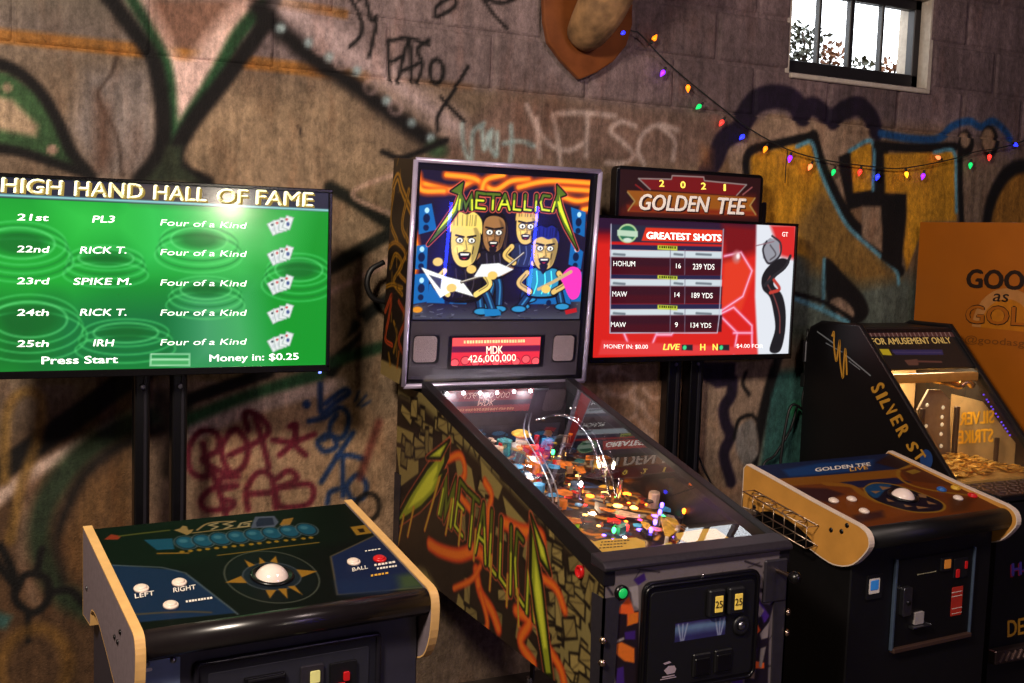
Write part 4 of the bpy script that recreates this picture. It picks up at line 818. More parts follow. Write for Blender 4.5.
gc.stroke(GQ((250, 492), (420, 440), (500, 375)), .009, (70, 60, 50), smooth=False); gc.stroke(GQ((250, 490), (420, 438), (500, 373)), .003, (220, 210, 190), smooth=False)
gc.fill(GQ((300, 470), (330, 420), (400, 415), (460, 440), (400, 470)), (220, 220, 220)); gc.fill(GQ((650, 470), (690, 430), (730, 450), (725, 540), (690, 560), (660, 500)), (232, 50, 170), None, 1, True)
gc.stroke(GQ((690, 450), (620, 490), (560, 520)), .012, (190, 160, 110), smooth=False)
for q in ((210, 515), (375, 465), (590, 520), (290, 440), (155, 410)): gc.disc(bx.px(400+q[0]/4.018, 160+q[1]/4.018), .018, .014, SK)
gc.fill(GQ((340, 600), (400, 600), (410, 625), (345, 630)), (20, 110, 170)); gc.fill(GQ((665, 605), (712, 595), (715, 612), (670, 622)), (170, 20, 30)); gc.disc(bx.px(418, 310), .018, .01, (206, 130, 30))
# band name across the top
q0 = np.array(bx.px(400+232/4.018, 160+200/4.018)); q1 = np.array(bx.px(400+640/4.018, 160+208/4.018)); qh = np.array(bx.px(400+236/4.018, 160+128/4.018))-q0
def gl_(x, y): return tuple(q0+(q1-q0)*(x/7.5)+qh*y*(1 if y >= 0 else 1.28))
band_logo(gc, gl_, .042, ((236, 96, 76), (16, 14, 10), (80, 104, 30), (216, 222, 50)))
bgl = art('backglass', bx, gc, SCREEN2, bb, None, -.006)
BG = glass_mat('backglass_cover', (1, 1, 1), 1.0)
sv0, sv1 = .022, GV0-.006
SPK = mat('speaker_panel_vinyl', (56, 50, 58), .5, var=.05)
spp = prism('speaker_panel', [bx.at(GU0-.004, sv0, -.0085), bx.at(GU1+.004, sv0, -.0085), bx.at(GU1+.004, sv1, -.0085), bx.at(GU0-.004, sv1, -.0085)], tuple(bx.n*.004), SPK, bb)
MESH = mat('speaker_grille_cloth', (128, 112, 118), .7, bump=.6, nscale=400, var=.25)
for (xa, xb, ya, yb) in ((413, 437.5, 336, 362.5), (552.5, 574.5, 335.5, 361)):
    a_ = bx.px(xa, yb); b_ = bx.px(xb, ya)
    prism('grille_recess', [bx.at(x, y, -.0042) for x, y in rrect(a_[0]-.002, b_[0]+.012, a_[1]-.006, b_[1]+.003, .014)], tuple(bx.n*.001), BLACKP, spp)
    prism('speaker_grille', [bx.at(x, y, -.0035) for x, y in rrect(a_[0], b_[0], a_[1], b_[1], .014)], tuple(bx.n*.004), MESH, spp)
da = bx.px(451, 366); db = bx.px(541, 337)
prism('display_bezel', [bx.at(x, y, -.0042) for x, y in rrect(da[0]-.012, db[0]+.018, da[1]-.012, db[1]+.006, .004)], tuple(bx.n*.002), BLACKP, spp)
dc = Canvas(da[0], db[0], da[1], db[1], .0015, (226, 40, 62)); D = lambda x, y: (da[0]+(db[0]-da[0])*x, da[1]+(db[1]-da[1])*y)
dc.fill([D(0, .48), D(1, .48), D(1, .7), D(0, .7)], (96, 16, 60), .004); dc.fill([D(0, .7), D(1, .7), D(1, 1), D(0, 1)], (240, 84, 84), .006)
for i in range(9): dc.disc(D(.04+.115*i, .1+.08*(i % 2)), .016, .014, (250, 90, 96), .003); dc.ring(D(.04+.115*i, .1+.08*(i % 2)), .016, .014, .003, (150, 14, 34))
art('score_display', bx, dc, mat('lit_score_display', rough=.2, attr=True, es=-1.3), spp, None, -.0015)
DT = glow('dot_matrix_text', (255, 190, 170), 1.5)
text(bx, 'MDK', (486.5, 354), (503, 353.5), (486.5, 346.3), DT, spp, h=-.0008); text(bx, '426,000,000', (468, 362.5), (516, 361), (468, 355.5), DT, spp, h=-.0008, bold=0)
dashes(bx, (464, 343.6), (526, 342.4), (464, 340.6), 22, glow('dot_matrix_text_dim', (255, 170, 120), 1.1), spp, -.0008)
mk('cover_glass', [bx.at(-BW+.008, .008, -.001), bx.at(BW-.008, .008, -.001), bx.at(BW-.008, BH-.008, -.001), bx.at(-BW+.008, BH-.008, -.001)], [(0, 1, 2, 3)], BG, bb)
box('neck', (0, 1.27, 1.18), (2*HW-.06, .17, .03), BLACK, bb, 0)

# ------------------------------------------------------------------ pedestal golf style cabinets
EDGE = mat('tan_edge_banding', (214, 168, 104), .45, var=.08); SIDEG = mat('grey_side_laminate', (112, 100, 106), .5, var=.1, bump=.1, nscale=60)
SIDET = mat('maple_side_laminate', (196, 138, 62), .45, var=.1, nscale=14); EDGEW = mat('cream_edge_banding', (216, 196, 178), .45, var=.06)
def cab_parts(root, M, prof, side_m, edge_m, W=.69):
    for x0, inn in ((0, 1), (W, -1)):
        sd = prism('side_panel', [(x0, -d, z) for d, z in prof], (inn*.02, 0, 0), side_m, root)
        pts = [(x0+inn*.010, -d, z) for d, z in prof]
        n = len(pts); V = []; Fc = []
        c = np.mean([(p[1], p[2]) for p in pts], 0)
        for k in range(n):
            p, q, r_ = np.array(pts[k-1]), np.array(pts[k]), np.array(pts[(k+1) % n]); t = (r_-p)[1:]; t /= np.linalg.norm(t); nn = np.array((t[1], -t[0]))
            if k == 0: sg = 1
            for dx in (-.0105, .0105):
                for o_ in (-.001, .0025): V.append((q[0]+dx, q[1]-nn[0]*o_*SGN, q[2]-nn[1]*o_*SGN))
        for k in range(n):
            j = (k+1) % n; a = 4*k; b = 4*j
            Fc += [(a+1, b+1, b+3, a+3), (a, b, b+1, a+1), (a+3, b+3, b+2, a+2)]
        mk('edge_banding', V, Fc, edge_m, sd)
    return
SGN = -1
def nose(pts, n=3): return [tuple(p) for p in sm(pts, n)]
def button(pl, x, y, m_, parent, r=.0165, ring=None):
    c = pl.at(*pl.px(x, y, .008), 0); b_ = lathe('button_ring', [(r, 0), (r, .005), (r*.8, .008), (r*.72, .006)], c, pl.n, ring or m_, parent, 18)
    lathe('button_cap', [(r*.7, .003), (r*.7, .009), (r*.5, .0105), (.001, .0095)], c, pl.n, m_, b_, 16)
LTXT = mat('printed_white_text', (222, 214, 204), .5); GTXT = mat('printed_gold_text', (214, 158, 52), .5)

# -- cabinet below the poker screen
LL = (.321, 2.82, 0); LYAW = .08; LM = RM(LL, LYAW)
lc = empty('arcade_cabinet', LL, LYAW, 'black arcade cabinet with grey sides and dark blue green trackball panel under poker screen', 'arcade cabinet')
prof = [(0, .97), (.25, .918)]+nose([(.45, .8765), (.490, .867), (.506, .850), (.511, .815), (.503, .755), (.475, .705), (.42, .685), (.35, .695), (.25, .75), (.16, .795), (.105, .80), (.085, .785)])+[(.08, .757), (0, .757)]
cab_parts(lc, LM, prof, SIDEG, EDGE)
cd_ = Vector((0, .47, .098)).normalized()
lp = Plane(LM, (0, -.475, .866), (1, 0, 0), cd_)
pan = prism('control_panel', [lp.at(.0205, -.005, -.02), lp.at(.6695, -.005, -.02), lp.at(.6695, .482, -.02), lp.at(.0205, .482, -.02)], tuple(lp.n*.019), BLACK, lc)
la = Canvas(.0215, .6685, -.004, .48, .0026, (9, 13, 12))
def LQ(ox, oy, k, *pts): return [lp.px(*p) for p in Z(ox, oy, k, pts)]
la.fill(LQ(60, 490, 2.56, (90, 95), (740, 30), (820, 110), (700, 140), (400, 170), (250, 200), (120, 190)), (10, 26, 16), .04, .8)
la.fill(LQ(60, 490, 2.56, (120, 190), (300, 205), (340, 225), (450, 315), (190, 340)), (28, 58, 104), .004); la.stroke(LQ(60, 490, 2.56, (125, 192), (260, 198), (320, 212), (440, 305), (455, 318)), .005, (120, 140, 150), .004, .8, False)
la.fill(LQ(60, 490, 2.56, (693, 170), (815, 112), (945, 250), (710, 268)), (30, 48, 100), .004); la.stroke(LQ(60, 490, 2.56, (815, 112), (693, 170), (710, 268), (940, 248)), .005, (150, 130, 90), .004, .7, False)
la.fill(LQ(330, 490, 5.69, (380, 490), (480, 470), (560, 550), (400, 570)), (110, 140, 60), .03, .7); la.fill(LQ(330, 490, 5.69, (30, 520), (380, 480), (360, 600), (60, 600)), (34, 60, 110), .03, .7)
la.fill(LQ(60, 500, 5.69, (250, 225), (290, 195), (350, 205), (330, 225)), (196, 64, 34)); la.stroke(LQ(60, 500, 5.69, (340, 205), (480, 188), (620, 172)), .007, (104, 108, 40), .004)
for q in ([(340, 205), (380, 195), (400, 175), (430, 180), (440, 205), (475, 200), (460, 225), (430, 240), (395, 225)],): la.fill(LQ(124, 500, 6.83, *q), (206, 170, 100))
la.stroke(LQ(124, 500, 6.83, (500, 205), (560, 165), (640, 150), (760, 145)), .006, (204, 170, 110)); la.stroke(LQ(124, 500, 6.83, (470, 225), (640, 205), (860, 180)), .005, (190, 160, 100))
for q in ([(640, 158), (580, 172), (640, 182), (600, 200)], [(740, 150), (680, 165), (740, 175), (690, 195)]): la.stroke(LQ(124, 500, 6.83, *q), .006, (220, 196, 140), smooth=False)
la.stroke(LQ(124, 500, 6.83, (870, 145), (800, 158), (780, 185), (850, 178), (855, 160), (820, 165)), .006, (220, 196, 140), smooth=False)
la.fill(LQ(190, 500, 5.69, (345, 160), (370, 95), (480, 90), (505, 125), (480, 155)), (120, 130, 160), None, .9); la.fill(LQ(190, 500, 5.69, (375, 130), (390, 105), (470, 100), (480, 140), (380, 152)), (44, 52, 84))
la.fill(LQ(190, 500, 5.69, (510, 140), (530, 110), (590, 100), (570, 140), (530, 155)), (206, 150, 60))
la.fill(LQ(124, 500, 6.83, (135, 272), (330, 262), (345, 335), (225, 342)), (28, 106, 140))
for k in range(8):      # row of blue discs with gold feet
    x = 425+k*118; y = 293-k*13; c = LQ(124, 500, 6.83, (x, y))[0]; f_ = LQ(124, 500, 6.83, (x, y+58))[0]
    la.disc(c, .026, .034, (20, 44, 56)); la.disc((c[0], c[1]+.003), .022, .03, (32, 112, 146)); la.disc((c[0]-.004, c[1]+.012), .01, .01, (80, 160, 186), .006); la.ring((c[0], c[1]+.002), .027, .036, .003, (120, 150, 160), .8)
    for d_ in (-.010, .010): la.disc((f_[0]+d_, f_[1]), .006, .006, (206, 160, 40))
la.stroke(LQ(124, 500, 6.83, (230, 365), (440, 362)), .006, (190, 140, 40), smooth=False); la.stroke(LQ(124, 500, 6.83, (640, 378), (860, 352), (1000, 330), (1330, 290)), .004, (190, 150, 50), smooth=False)
tb = lp.px(272, 576); la.ring(tb, .105, .125, .004, (120, 128, 110), .8); la.disc(tb, .098, .118, (14, 22, 24)); la.disc(tb, .066, .066, (34, 46, 60)); la.ring(tb, .066, .066, .003, (100, 110, 120))
for q in ([(200, 470), (290, 432), (325, 472)], [(605, 395), (725, 405), (635, 440)], [(310, 340), (370, 370), (335, 382)], [(395, 325), (430, 355), (395, 365)], [(455, 350), (488, 318), (500, 360)], [(430, 512), (490, 512), (455, 560)], [(500, 505), (550, 503), (555, 560)], [(555, 492), (595, 488), (640, 540)]):
    la.fill(LQ(190, 500, 5.69, *q), (222, 158, 48))
la.fill(LQ(330, 490, 5.69, (115, 210), (205, 198), (240, 245), (150, 258)), (214, 158, 48)); la.fill(LQ(330, 490, 5.69, (155, 222), (190, 218), (200, 240), (170, 242)), (50, 34, 14))
la.stroke(LQ(60, 580, 6.63, (470, 230), (700, 215), (860, 210), (1000, 215)), .006, (130, 104, 60), .005, .8)
la.c *= .55
art('panel_overlay', lp, la, PRINTG, pan)
ball = lathe('trackball', [(.0005, -.055)]+[(.041*math.sin(t), .041*math.cos(t)*-1-.014) for t in np.linspace(.5, 3.13, 14)], lp.at(tb[0], tb[1], 0), lp.n, IVORY, pan, 28)
lathe('trackball_ring', [(.05, 0), (.05, .004), (.044, .007), (.0415, .003)], lp.at(tb[0], tb[1], 0), lp.n, BLACKP, pan, 28)
for x, y in ((141.5, 586.5), (179.5, 580.5), (171, 603)): button(lp, x, y, WHITEP, pan)
button(lp, 354, 560, WHITEP, pan); button(lp, 380, 557, REDP, pan)
text(lp, 'LEFT', (135, 599), (154.5, 595.5), (134.5, 594.6), LTXT, pan, px=True); text(lp, 'RIGHT', (173.5, 593), (196, 589.5), (173, 588.6), LTXT, pan); text(lp, 'BALL', (352.5, 572), (368, 569), (352, 568.5), LTXT, pan)
dashes(lp, (374.5, 566.5), (396, 563), (374.2, 564.6), 6, LTXT, pan); dashes(lp, (377, 570), (398, 566.8), (376.8, 568.2), 7, LTXT, pan); dashes(lp, (365, 552), (381, 549.5), (364.9, 551), 5, LTXT, pan); dashes(lp, (371, 577), (389, 574), (370.8, 575.2), 5, GTXT, pan)
dashes(lp, (186, 603), (213, 599), (185.7, 601), 9, LTXT, pan)
# bull nose, body, coin door
tube('bullnose', [(.0205, -.478, .836), (.6695, -.478, .836)], .031, mat('black_bullnose', (24, 20, 22), .24, spec=.6), lc, 20)
LBM = mat('slate_front_laminate', (42, 40, 52), .45, var=.1); LBD = mat('dark_door_steel', (30, 30, 38), .4, .2)
box('body', (.345, -.228, .40), (.644, .448, .80), LBM, lc, .004)
lf = Plane(LM, (0, -.4525, 0), (1, 0, 0), (0, 0, 1))
a_ = lf.px(194, 655); b_ = lf.px(379, 631)
du0, du1, dv1 = a_[0], b_[0], .772
dr = prism('coin_door', [(x, -.4515, z) for x, z in rrect(du0, du1, .40, dv1, .008, 3)], (0, -.008, 0), LBD, lc, .002)
tube('door_frame', [(x, -.460, z) for x, z in rrect(du0+.004, du1-.004, .40, dv1-.004, .008, 3)], .007, mat('door_frame_steel', (44, 42, 52), .25, .6), dr, 8, 0, None, True)
prism('door_leaf', [(x, -.459, z) for x, z in rrect(du0+.028, du1-.028, .42, dv1-.028, .006, 3)], (0, -.003, 0), mat('door_leaf_steel', (34, 34, 44), .5), dr, .001)
def lbx(nm, x0, y0, x1, y1, dep, m_, par, r=.003, base=-.462):
    p, q = lf.px(x0, y1), lf.px(x1, y0); return prism(nm, [(x, base, z) for x, z in rrect(p[0], q[0], p[1], q[1], r, 2)], (0, -dep, 0), m_, par, .0008)
e = lbx('bill_slot', 242, 669, 283, 692, .010, BLACKP, dr); lbx('slot_lip', 245, 673, 281, 677, .004, DARK, e, base=-.472)
e = lbx('coin_acceptor', 298, 661, 321, 700, .008, GUN, dr); w_ = lbx('coin_window', 307, 667, 317, 681, .003, mat('pale_lit_window', (214, 206, 130), .4, emit=(214, 206, 130), es=.25), e, base=-.470)
e = lbx('coin_acceptor', 327, 657, 354, 700, .008, BLACK, dr); lbx('reject_button', 340, 668, 346, 678, .006, REDP, e, base=-.470); lbx('reject_button', 334, 679, 342, 690, .006, REDP, e, base=-.470)
pt = lbx('corner_plate', 140, 656, 180, 720, .003, mat('galvanised_plate', (112, 128, 162), .4, .15, nscale=25), lc, base=-.452)
for x, y in ((146, 663.5), (173, 659.5)): c = lf.px(x, y); lathe('plate_bolt', [(.007, 0), (.0065, .003), (.001, .005)], (c[0], -.455, c[1]), (0, -1, 0), STEEL, pt, 10)
lbx('plate_sticker', 142, 667, 152, 672, .0008, LTXT, pt, base=-.4552)
ls = Plane(LM, (0, 0, 0), (0, -1, 0), (0, 0, 1)); sgn = -1
for x, y in ((115, 637), (120.5, 632), (118, 642)):
    q = ls.px(x, y); lathe('side_bolt', [(.006, 0), (.005, .003), (.001, .004)], (0, -q[0], q[1]), (-1, 0, 0), BLACKP, lc, 10)
q = ls.px(87, 588); lathe('side_bolt', [(.006, 0), (.005, .003), (.001, .004)], (0, -q[0], q[1]), (-1, 0, 0), STEEL, lc, 10)

# -- cabinet below the golf screen
GL = (2.398, 2.94, 0); GYAW = .055; GM = RM(GL, GYAW)
gcab = empty('arcade_cabinet', GL, GYAW, 'black arcade cabinet with maple side panels and orange trackball panel beside the pinball machine', 'arcade cabinet')
gprof = [(0, .968), (.10, .95), (.30, .912)]+nose([(.49, .880), (.518, .868), (.532, .845), (.526, .815), (.478, .763), (.419, .743), (.355, .749), (.214, .791), (.065, .826)])+[(-.012, .826), (-.012, .955)]
cab_parts(gcab, GM, gprof, SIDET, EDGEW)
cd_ = Vector((0, .47, .094)).normalized(); gpl = Plane(GM, (0, -.475, .868), (1, 0, 0), cd_)
gpan = prism('control_panel', [gpl.at(.0205, -.02, -.02), gpl.at(.6695, -.02, -.02), gpl.at(.6695, .482, -.02), gpl.at(.0205, .482, -.02)], tuple(gpl.n*.019), BLACK, gcab)
ga_ = Canvas(.0215, .6685, -.018, .48, .0028, (150, 72, 26))
def GPQ(*pts): return [gpl.px(*p) for p in Z(800, 440, 5.689, pts)]
ga_.fill(GPQ((-300, 150), (520, 70), (640, 130), (560, 190), (-300, 260)), (24, 44, 92)); ga_.fill(GPQ((-100, 170), (120, 130), (420, 110), (400, 170), (60, 200), (-60, 210)), (30, 84, 160), .02)
ga_.fill(GPQ((520, 75), (660, 125), (560, 165), (430, 130)), (54, 30, 34), .01)
ga_.fill(GPQ((-200, 225), (100, 205), (560, 165), (570, 210), (300, 235), (-100, 265)), (186, 112, 32)); ga_.fill(GPQ((230, 240), (540, 215), (640, 240), (400, 270), (300, 270)), (36, 36, 82))
ga_.fill(GPQ((-60, 270), (150, 275), (260, 310), (210, 370), (60, 330)), (76, 36, 40), .02); ga_.fill(GPQ((180, 330), (330, 290), (420, 350), (700, 410), (500, 450), (250, 440)), (170, 84, 24), .02)
ga_.stroke(GPQ((150, 250), (290, 262), (360, 310), (440, 350)), .03, (196, 124, 34), .008); ga_.stroke(GPQ((640, 140), (560, 180), (590, 235), (720, 280), (1000, 320)), .014, (206, 140, 40), .005)
ga_.fill(GPQ((570, 170), (690, 150), (900, 230), (860, 260), (620, 230)), (120, 58, 30), .01); ga_.fill(GPQ((600, 178), (650, 165), (690, 180), (640, 195)), (200, 150, 50))
ga_.fill(GPQ((850, 330), (1000, 330), (950, 400), (860, 410)), (110, 56, 24), .02); ga_.fill(GPQ((300, 430), (470, 400), (480, 440), (330, 470)), (86, 44, 40), .02)
gb_ = gpl.px(903, 496.5)
El = GPQ((365, 275), (420, 245), (540, 255), (680, 300), (800, 350), (822, 385), (780, 408), (640, 408), (480, 365), (390, 320))
ga_.fill(El, (26, 22, 44), None, 1, True); ga_.stroke(El+[El[0]], .009, (204, 146, 44)); ga_.fill(GPQ((370, 275), (420, 250), (520, 255), (480, 290), (440, 330), (400, 315)), (26, 92, 150), .006, 1, True)
for q in ([(450, 262), (520, 270), (470, 285)], [(400, 290), (460, 290), (430, 305)], [(540, 275), (600, 275), (590, 292)], [(670, 305), (720, 312), (720, 330), (680, 325)], [(720, 345), (780, 365), (730, 365)], [(660, 375), (740, 385), (670, 392)], [(590, 365), (640, 378), (600, 382)], [(490, 330), (540, 350), (500, 350)]):
    ga_.fill(GPQ(*q), (196, 140, 92))
ga_.c *= .62
art('panel_overlay', gpl, ga_, PRINTG, gpan)
text(gpl, 'GOLDEN TEE', (815.5, 472), (871, 466), (814.6, 468.6), LTXT, gpan, bold=.03); text(gpl, 'LIVE', (850, 472), (868, 469.5), (849.5, 468.5), GTXT, gpan, h=.002)
lathe('trackball', [(.0005, -.055)]+[(.041*math.sin(t), .041*math.cos(t)*-1-.014) for t in np.linspace(.5, 3.13, 14)], gpl.at(gb_[0], gb_[1], 0), gpl.n, IVORY, gpan, 28)
lathe('trackball_ring', [(.05, 0), (.05, .004), (.044, .007), (.0415, .003)], gpl.at(gb_[0], gb_[1], 0), gpl.n, BLACKP, gpan, 28)
for x, y in ((834, 499), (852, 497.5), (864.5, 509.5), (958.5, 496.5)): button(gpl, x, y, WHITEP, gpan)
button(gpl, 942, 488, BLUEP, gpan); button(gpl, 956, 486.5, YELP, gpan); button(gpl, 973, 494, REDP, gpan)
tube('bullnose', [(.0205, -.484, .836), (.6695, -.484, .836)], .034, BLACK, gcab, 20)
box('body', (.345, -.228, .40), (.644, .448, .80), BLACK, gcab, .004)
gf = Plane(GM, (0, -.4525, 0), (1, 0, 0), (0, 0, 1))
def gbx(nm, x0, y0, x1, y1, dep, m_, par, r=.003, base=-.452):
    p, q = gf.px(x0, y1), gf.px(x1, y0); return prism(nm, [(x, base, z) for x, z in rrect(p[0], q[0], p[1], q[1], r, 2)], (0, -dep, 0), m_, par, .0008)
gd = gbx('coin_door', 889, 548, 973, 650, .006, mat('coin_door_black', (10, 9, 10), .4), gcab)
p, q = gf.px(889, 650), gf.px(973, 546); STRIP = mat('blue_grey_edge_strip', (70, 84, 104), .4, .3)
box('door_edge', (p[0], -.459, (p[1]+q[1])/2), (.010, .012, q[1]-p[1]), STRIP, gd, .002); box('door_edge', (q[0], -.459, (p[1]+q[1])/2), (.008, .012, q[1]-p[1]), STRIP, gd, .002); box('door_sill', ((p[0]+q[0])/2, -.462, p[1]), (q[0]-p[0], .02, .014), mat('worn_brown_strip', (62, 42, 34), .5), gd, .002)
e = gbx('coin_entry', 938, 556, 950, 571, .006, DARK, gd, base=-.458); gbx('coin_window', 941, 558, 948, 568, .002, mat('amber_lit_window', (196, 120, 44), .4, emit=(196, 120, 44), es=.2), e, base=-.464)
e = gbx('reject_plate', 951, 556, 966, 578, .004, DARK, gd, base=-.458); gbx('reject_lamp', 962, 560, 965, 568, .003, REDP, e, base=-.462); gbx('reject_lamp', 953, 568, 957, 577, .003, REDP, e, base=-.462)
gbx('bill_slot', 916, 571, 934, 574, .003, mat('pale_slot', (150, 144, 120), .5), gd, base=-.458)
e = gbx('lock_hasp', 897, 585, 907.5, 615, .016, STEEL, gd, .006, base=-.458); c = gf.px(903, 601); lathe('lock', [(.008, 0), (.008, .004), (.001, .005)], (c[0], -.474, c[1]), (0, -1, 0), BLACKP, e, 12)
e = gbx('coin_tray', 911, 610, 921, 624, .008, mat('pale_grey_plastic', (150, 142, 140), .5), gd, base=-.458); gbx('tray_lip', 907, 623, 924, 625.5, .02, STEEL, gd, base=-.458)
st = gbx('price_sticker', 948.5, 585, 961.5, 616, .001, mat('red_label', (176, 44, 28), .5), gd, base=-.4585)
for y in (590, 594, 606, 611): gbx('sticker_line', 950, y, 960, y+2.4, .0006, LTXT, st, .0005, base=-.4597)
e = gbx('card_reader', 865, 573, 882, 600, .006, DARK, gcab); gbx('card_label', 867, 577, 878.5, 594, .001, LTXT, e, base=-.4585); gbx('card_print', 868.5, 579, 877, 590, .001, mat('blue_label', (48, 128, 206), .5, emit=(48, 128, 206), es=.15), e, base=-.4597)
gs = Plane(GM, (0, 0, 0), (0, -1, 0), (0, 0, 1))
for x, y in ((831, 530), (841.5, 531.5), (847, 525.5), (754.5, 507)):
    q = gs.px(x, y); lathe('side_hole_plug', [(.008, 0), (.007, .002), (.001, .003)], (0, -q[0], q[1]), (-1, 0, 0), BLACKP, gcab, 12)
gsf = lambda x, y, h=0: gs.p3(x, y, h)
prism('hand_hole', [gsf(x, y) for x, y in Z(730, 440, 4.553, sm([(118, 350), (150, 325), (210, 335), (300, 390), (370, 455), (375, 490), (330, 490), (240, 430), (150, 370)], 4, True)[:-1])], (-.0008, 0, 0), BLACKP, gcab)
# wire cup holder on the side
cup = empty('cup_holder', (0, 0, 0)); cup.parent = gcab
WIRE = mat('bent_wire', (170, 150, 130), .3, .9)
g00, g11 = gsf(754, 494), gsf(820, 545)
yb_, yf_ = -.045, -.335
def zt(y): return .893+.17*(y+.045)
for off, dz in ((0, 0), (-.048, 0), (0, -.062), (-.048, -.066)):
    tube('rim_wire', [(off-.003, yb_, zt(yb_)+dz), (off-.003, yf_, zt(yf_)+dz)], .0022, WIRE, cup, 6)
for i in range(7):
    y = yb_+(yf_-yb_)*i/6
    tube('cross_wire', [(-.003, y, zt(y)), (-.051, y, zt(y)), (-.051, y, zt(y)-.066), (-.003, y, zt(y)-.062)], .0018, WIRE, cup, 6)
for yc in (yb_+(yf_-yb_)*.25, yb_+(yf_-yb_)*.72):
    tube('cup_ring', [(-.027+.024*math.cos(t), yc+.045*math.sin(t), zt(yc)+.19*.045*math.sin(t)) for t in np.linspace(0, 2*math.pi, 20, endpoint=False)], .002, WIRE, cup, 6, 0, None, True)

# ------------------------------------------------------------------ screens on stands
def stand(name, xc, ys, gap, wd, top, label):
    r = empty(name, (xc, ys, 0), 0, label, 'stand', 'screen stands')
    for s_ in (-1, 1):
        p_ = box('post', (s_*gap/2, 0, top/2+.01), (wd, .05, top-.02), BLACKP, r, .006, seg=2)
        box('post_channel', (s_*gap/2+wd*.18, -.026, top/2+.02), (wd*.22, .006, top-.1), mat('post_sheen', (40, 38, 44), .3, .3), p_, .002)
        cyl('slot_bolt', (s_*gap/2, -.024, 1.205), (s_*gap/2, -.031, 1.205), .008, STEEL, p_, 10)
        box('foot', (s_*gap/2, -.05, .012), (wd, .42, .024), BLACKP, r, .004)
    box('base_bar', (0, -.1, .035), (gap+wd, .06, .022), BLACKP, r, .004)
    box('mount_plate', (0, -.032, top-.2), (gap+.12, .014, .24), DARK, r, .003)
stand('screen_stand', .624, 3.545, .110, .046, 1.72, 'twin black posts holding the green poker screen')
stand('screen_stand', 2.712, 3.757, .108, .066, 1.70, 'twin black posts holding the red golf screen')
def tv(root, x0, x1, z0, z1, yf, logo_m=None):
    w_, h_ = x1-x0, z1-z0; cx_ = (x0+x1)/2
    box('housing', (0, .028, h_/2), (w_, .032, h_), BLACKP, root, .005); box('rear_housing', (0, .0475, h_*.42), (w_*.7, .03, h_*.55), BLACKP, root, .006)
    b_ = .011
    for c, s_ in (((0, .008, b_/2+.004), (w_, .016, b_+.010)), ((0, .008, h_-b_/2), (w_, .016, b_)), ((-w_/2+b_/2, .008, h_/2), (b_, .016, h_-2*b_)), ((w_/2-b_/2, .008, h_/2), (b_, .016, h_-2*b_))):
        box('bezel', c, s_, mat('piano_black_bezel', (14, 12, 14), .2), root, .002)
TVY = 3.43
tvx0, tvx1, tvz0, tvz1 = .15, 1.1215, 1.2505, 1.818
t1 = empty('television', ((tvx0+tvx1)/2, TVY, tvz0), 0, 'flat television showing a green poker high score list', 'television')
tv(t1, tvx0, tvx1, tvz0, tvz1, TVY)
T1M = RM(t1.location); tp = Plane(T1M, (0, .009, 0), (1, 0, 0), (0, 0, 1)); hw, hh = (tvx1-tvx0)/2-.011, tvz1-tvz0-.011
tc_ = Canvas(-hw, hw, .019, hh, .0031, (14, 150, 46))
def TQ(*pts): return [tp.px(*p) for p in Z(0, 160, 3.009, pts)]
tc_.fill(TQ((-50, 110), (300, 120), (260, 640), (-50, 660)), (24, 168, 50), .1); tc_.fill(TQ((400, 100), (760, 120), (720, 330), (420, 330)), (60, 214, 96), .1, .7); tc_.fill(TQ((750, 130), (1000, 150), (1000, 640), (850, 640)), (8, 150, 40), .08)
tc_.fill(TQ((150, 430), (640, 400), (700, 640), (100, 660)), (10, 104, 58), .12, .8); tc_.fill(TQ((560, 400), (760, 380), (800, 620), (560, 640)), (110, 190, 140), .12, .55); tc_.fill(TQ((560, 130), (900, 150), (860, 330), (620, 330)), (120, 226, 130), .14, .5); tc_.fill(TQ((-40, 420), (160, 430), (130, 650), (-40, 650)), (4, 92, 34), .12, .8); tc_.fill(TQ((150, 120), (420, 120), (430, 260), (220, 240)), (70, 226, 90), .1, .5)  # pale fills at right paint the haze of reflected room light
for c, rx, ry in (((320, 295), .1, .035), ((60, 250), .12, .06), ((600, 240), .11, .05), ((620, 390), .1, .04), ((380, 520), .12, .04), ((90, 480), .13, .07), ((900, 330), .1, .05)):
    q = TQ(c)[0]
    for k in range(5): tc_.ring((q[0], q[1]-.012*k), rx*(1+.04*k), ry, .005, (96, 226, 120) if k % 2 == 0 else (6, 110, 40), .5, .006)
    tc_.disc(q, rx*.6, ry*.55, (4, 96, 34), .02, .7); tc_.ring(q, rx*.75, ry*.72, .006, (120, 240, 140), .5, .006)
tc_.fill(TQ((-30, 44), (1000, 92), (1000, 156), (-30, 112)), (40, 40, 58)); tc_.fill(TQ((380, 62), (760, 80), (720, 142), (400, 126)), (96, 80, 74), .04, .7); tc_.stroke(TQ((-30, 104), (500, 128), (996, 152)), .006, (150, 220, 220), smooth=False)
for y in (200, 290, 378, 465, 550):
    q = TQ((850, y))[0]
    for k in range(4):
        a = .5-.27*k; cx_, cy_ = q[0]-.028+.015*k, q[1]-.006+.006*k; u_ = np.array((math.cos(a), math.sin(a))); v_ = np.array((-math.sin(a), math.cos(a)))
        P4 = [tuple(np.array((cx_, cy_))+u_*i*.012+v_*j*.02) for i, j in ((-1, -1), (1, -1), (1, 1), (-1, 1))]
        tc_.fill(P4, (232, 238, 236)); tc_.stroke(P4+[P4[0]], .0018, (150, 170, 160), smooth=False); tc_.disc((cx_-.004, cy_+.01), .0035, .0035, (200, 40, 40) if k % 2 else (30, 40, 60)); tc_.disc((cx_, cy_-.004), .005, .006, (60, 80, 140) if k == 3 else (210, 215, 220))
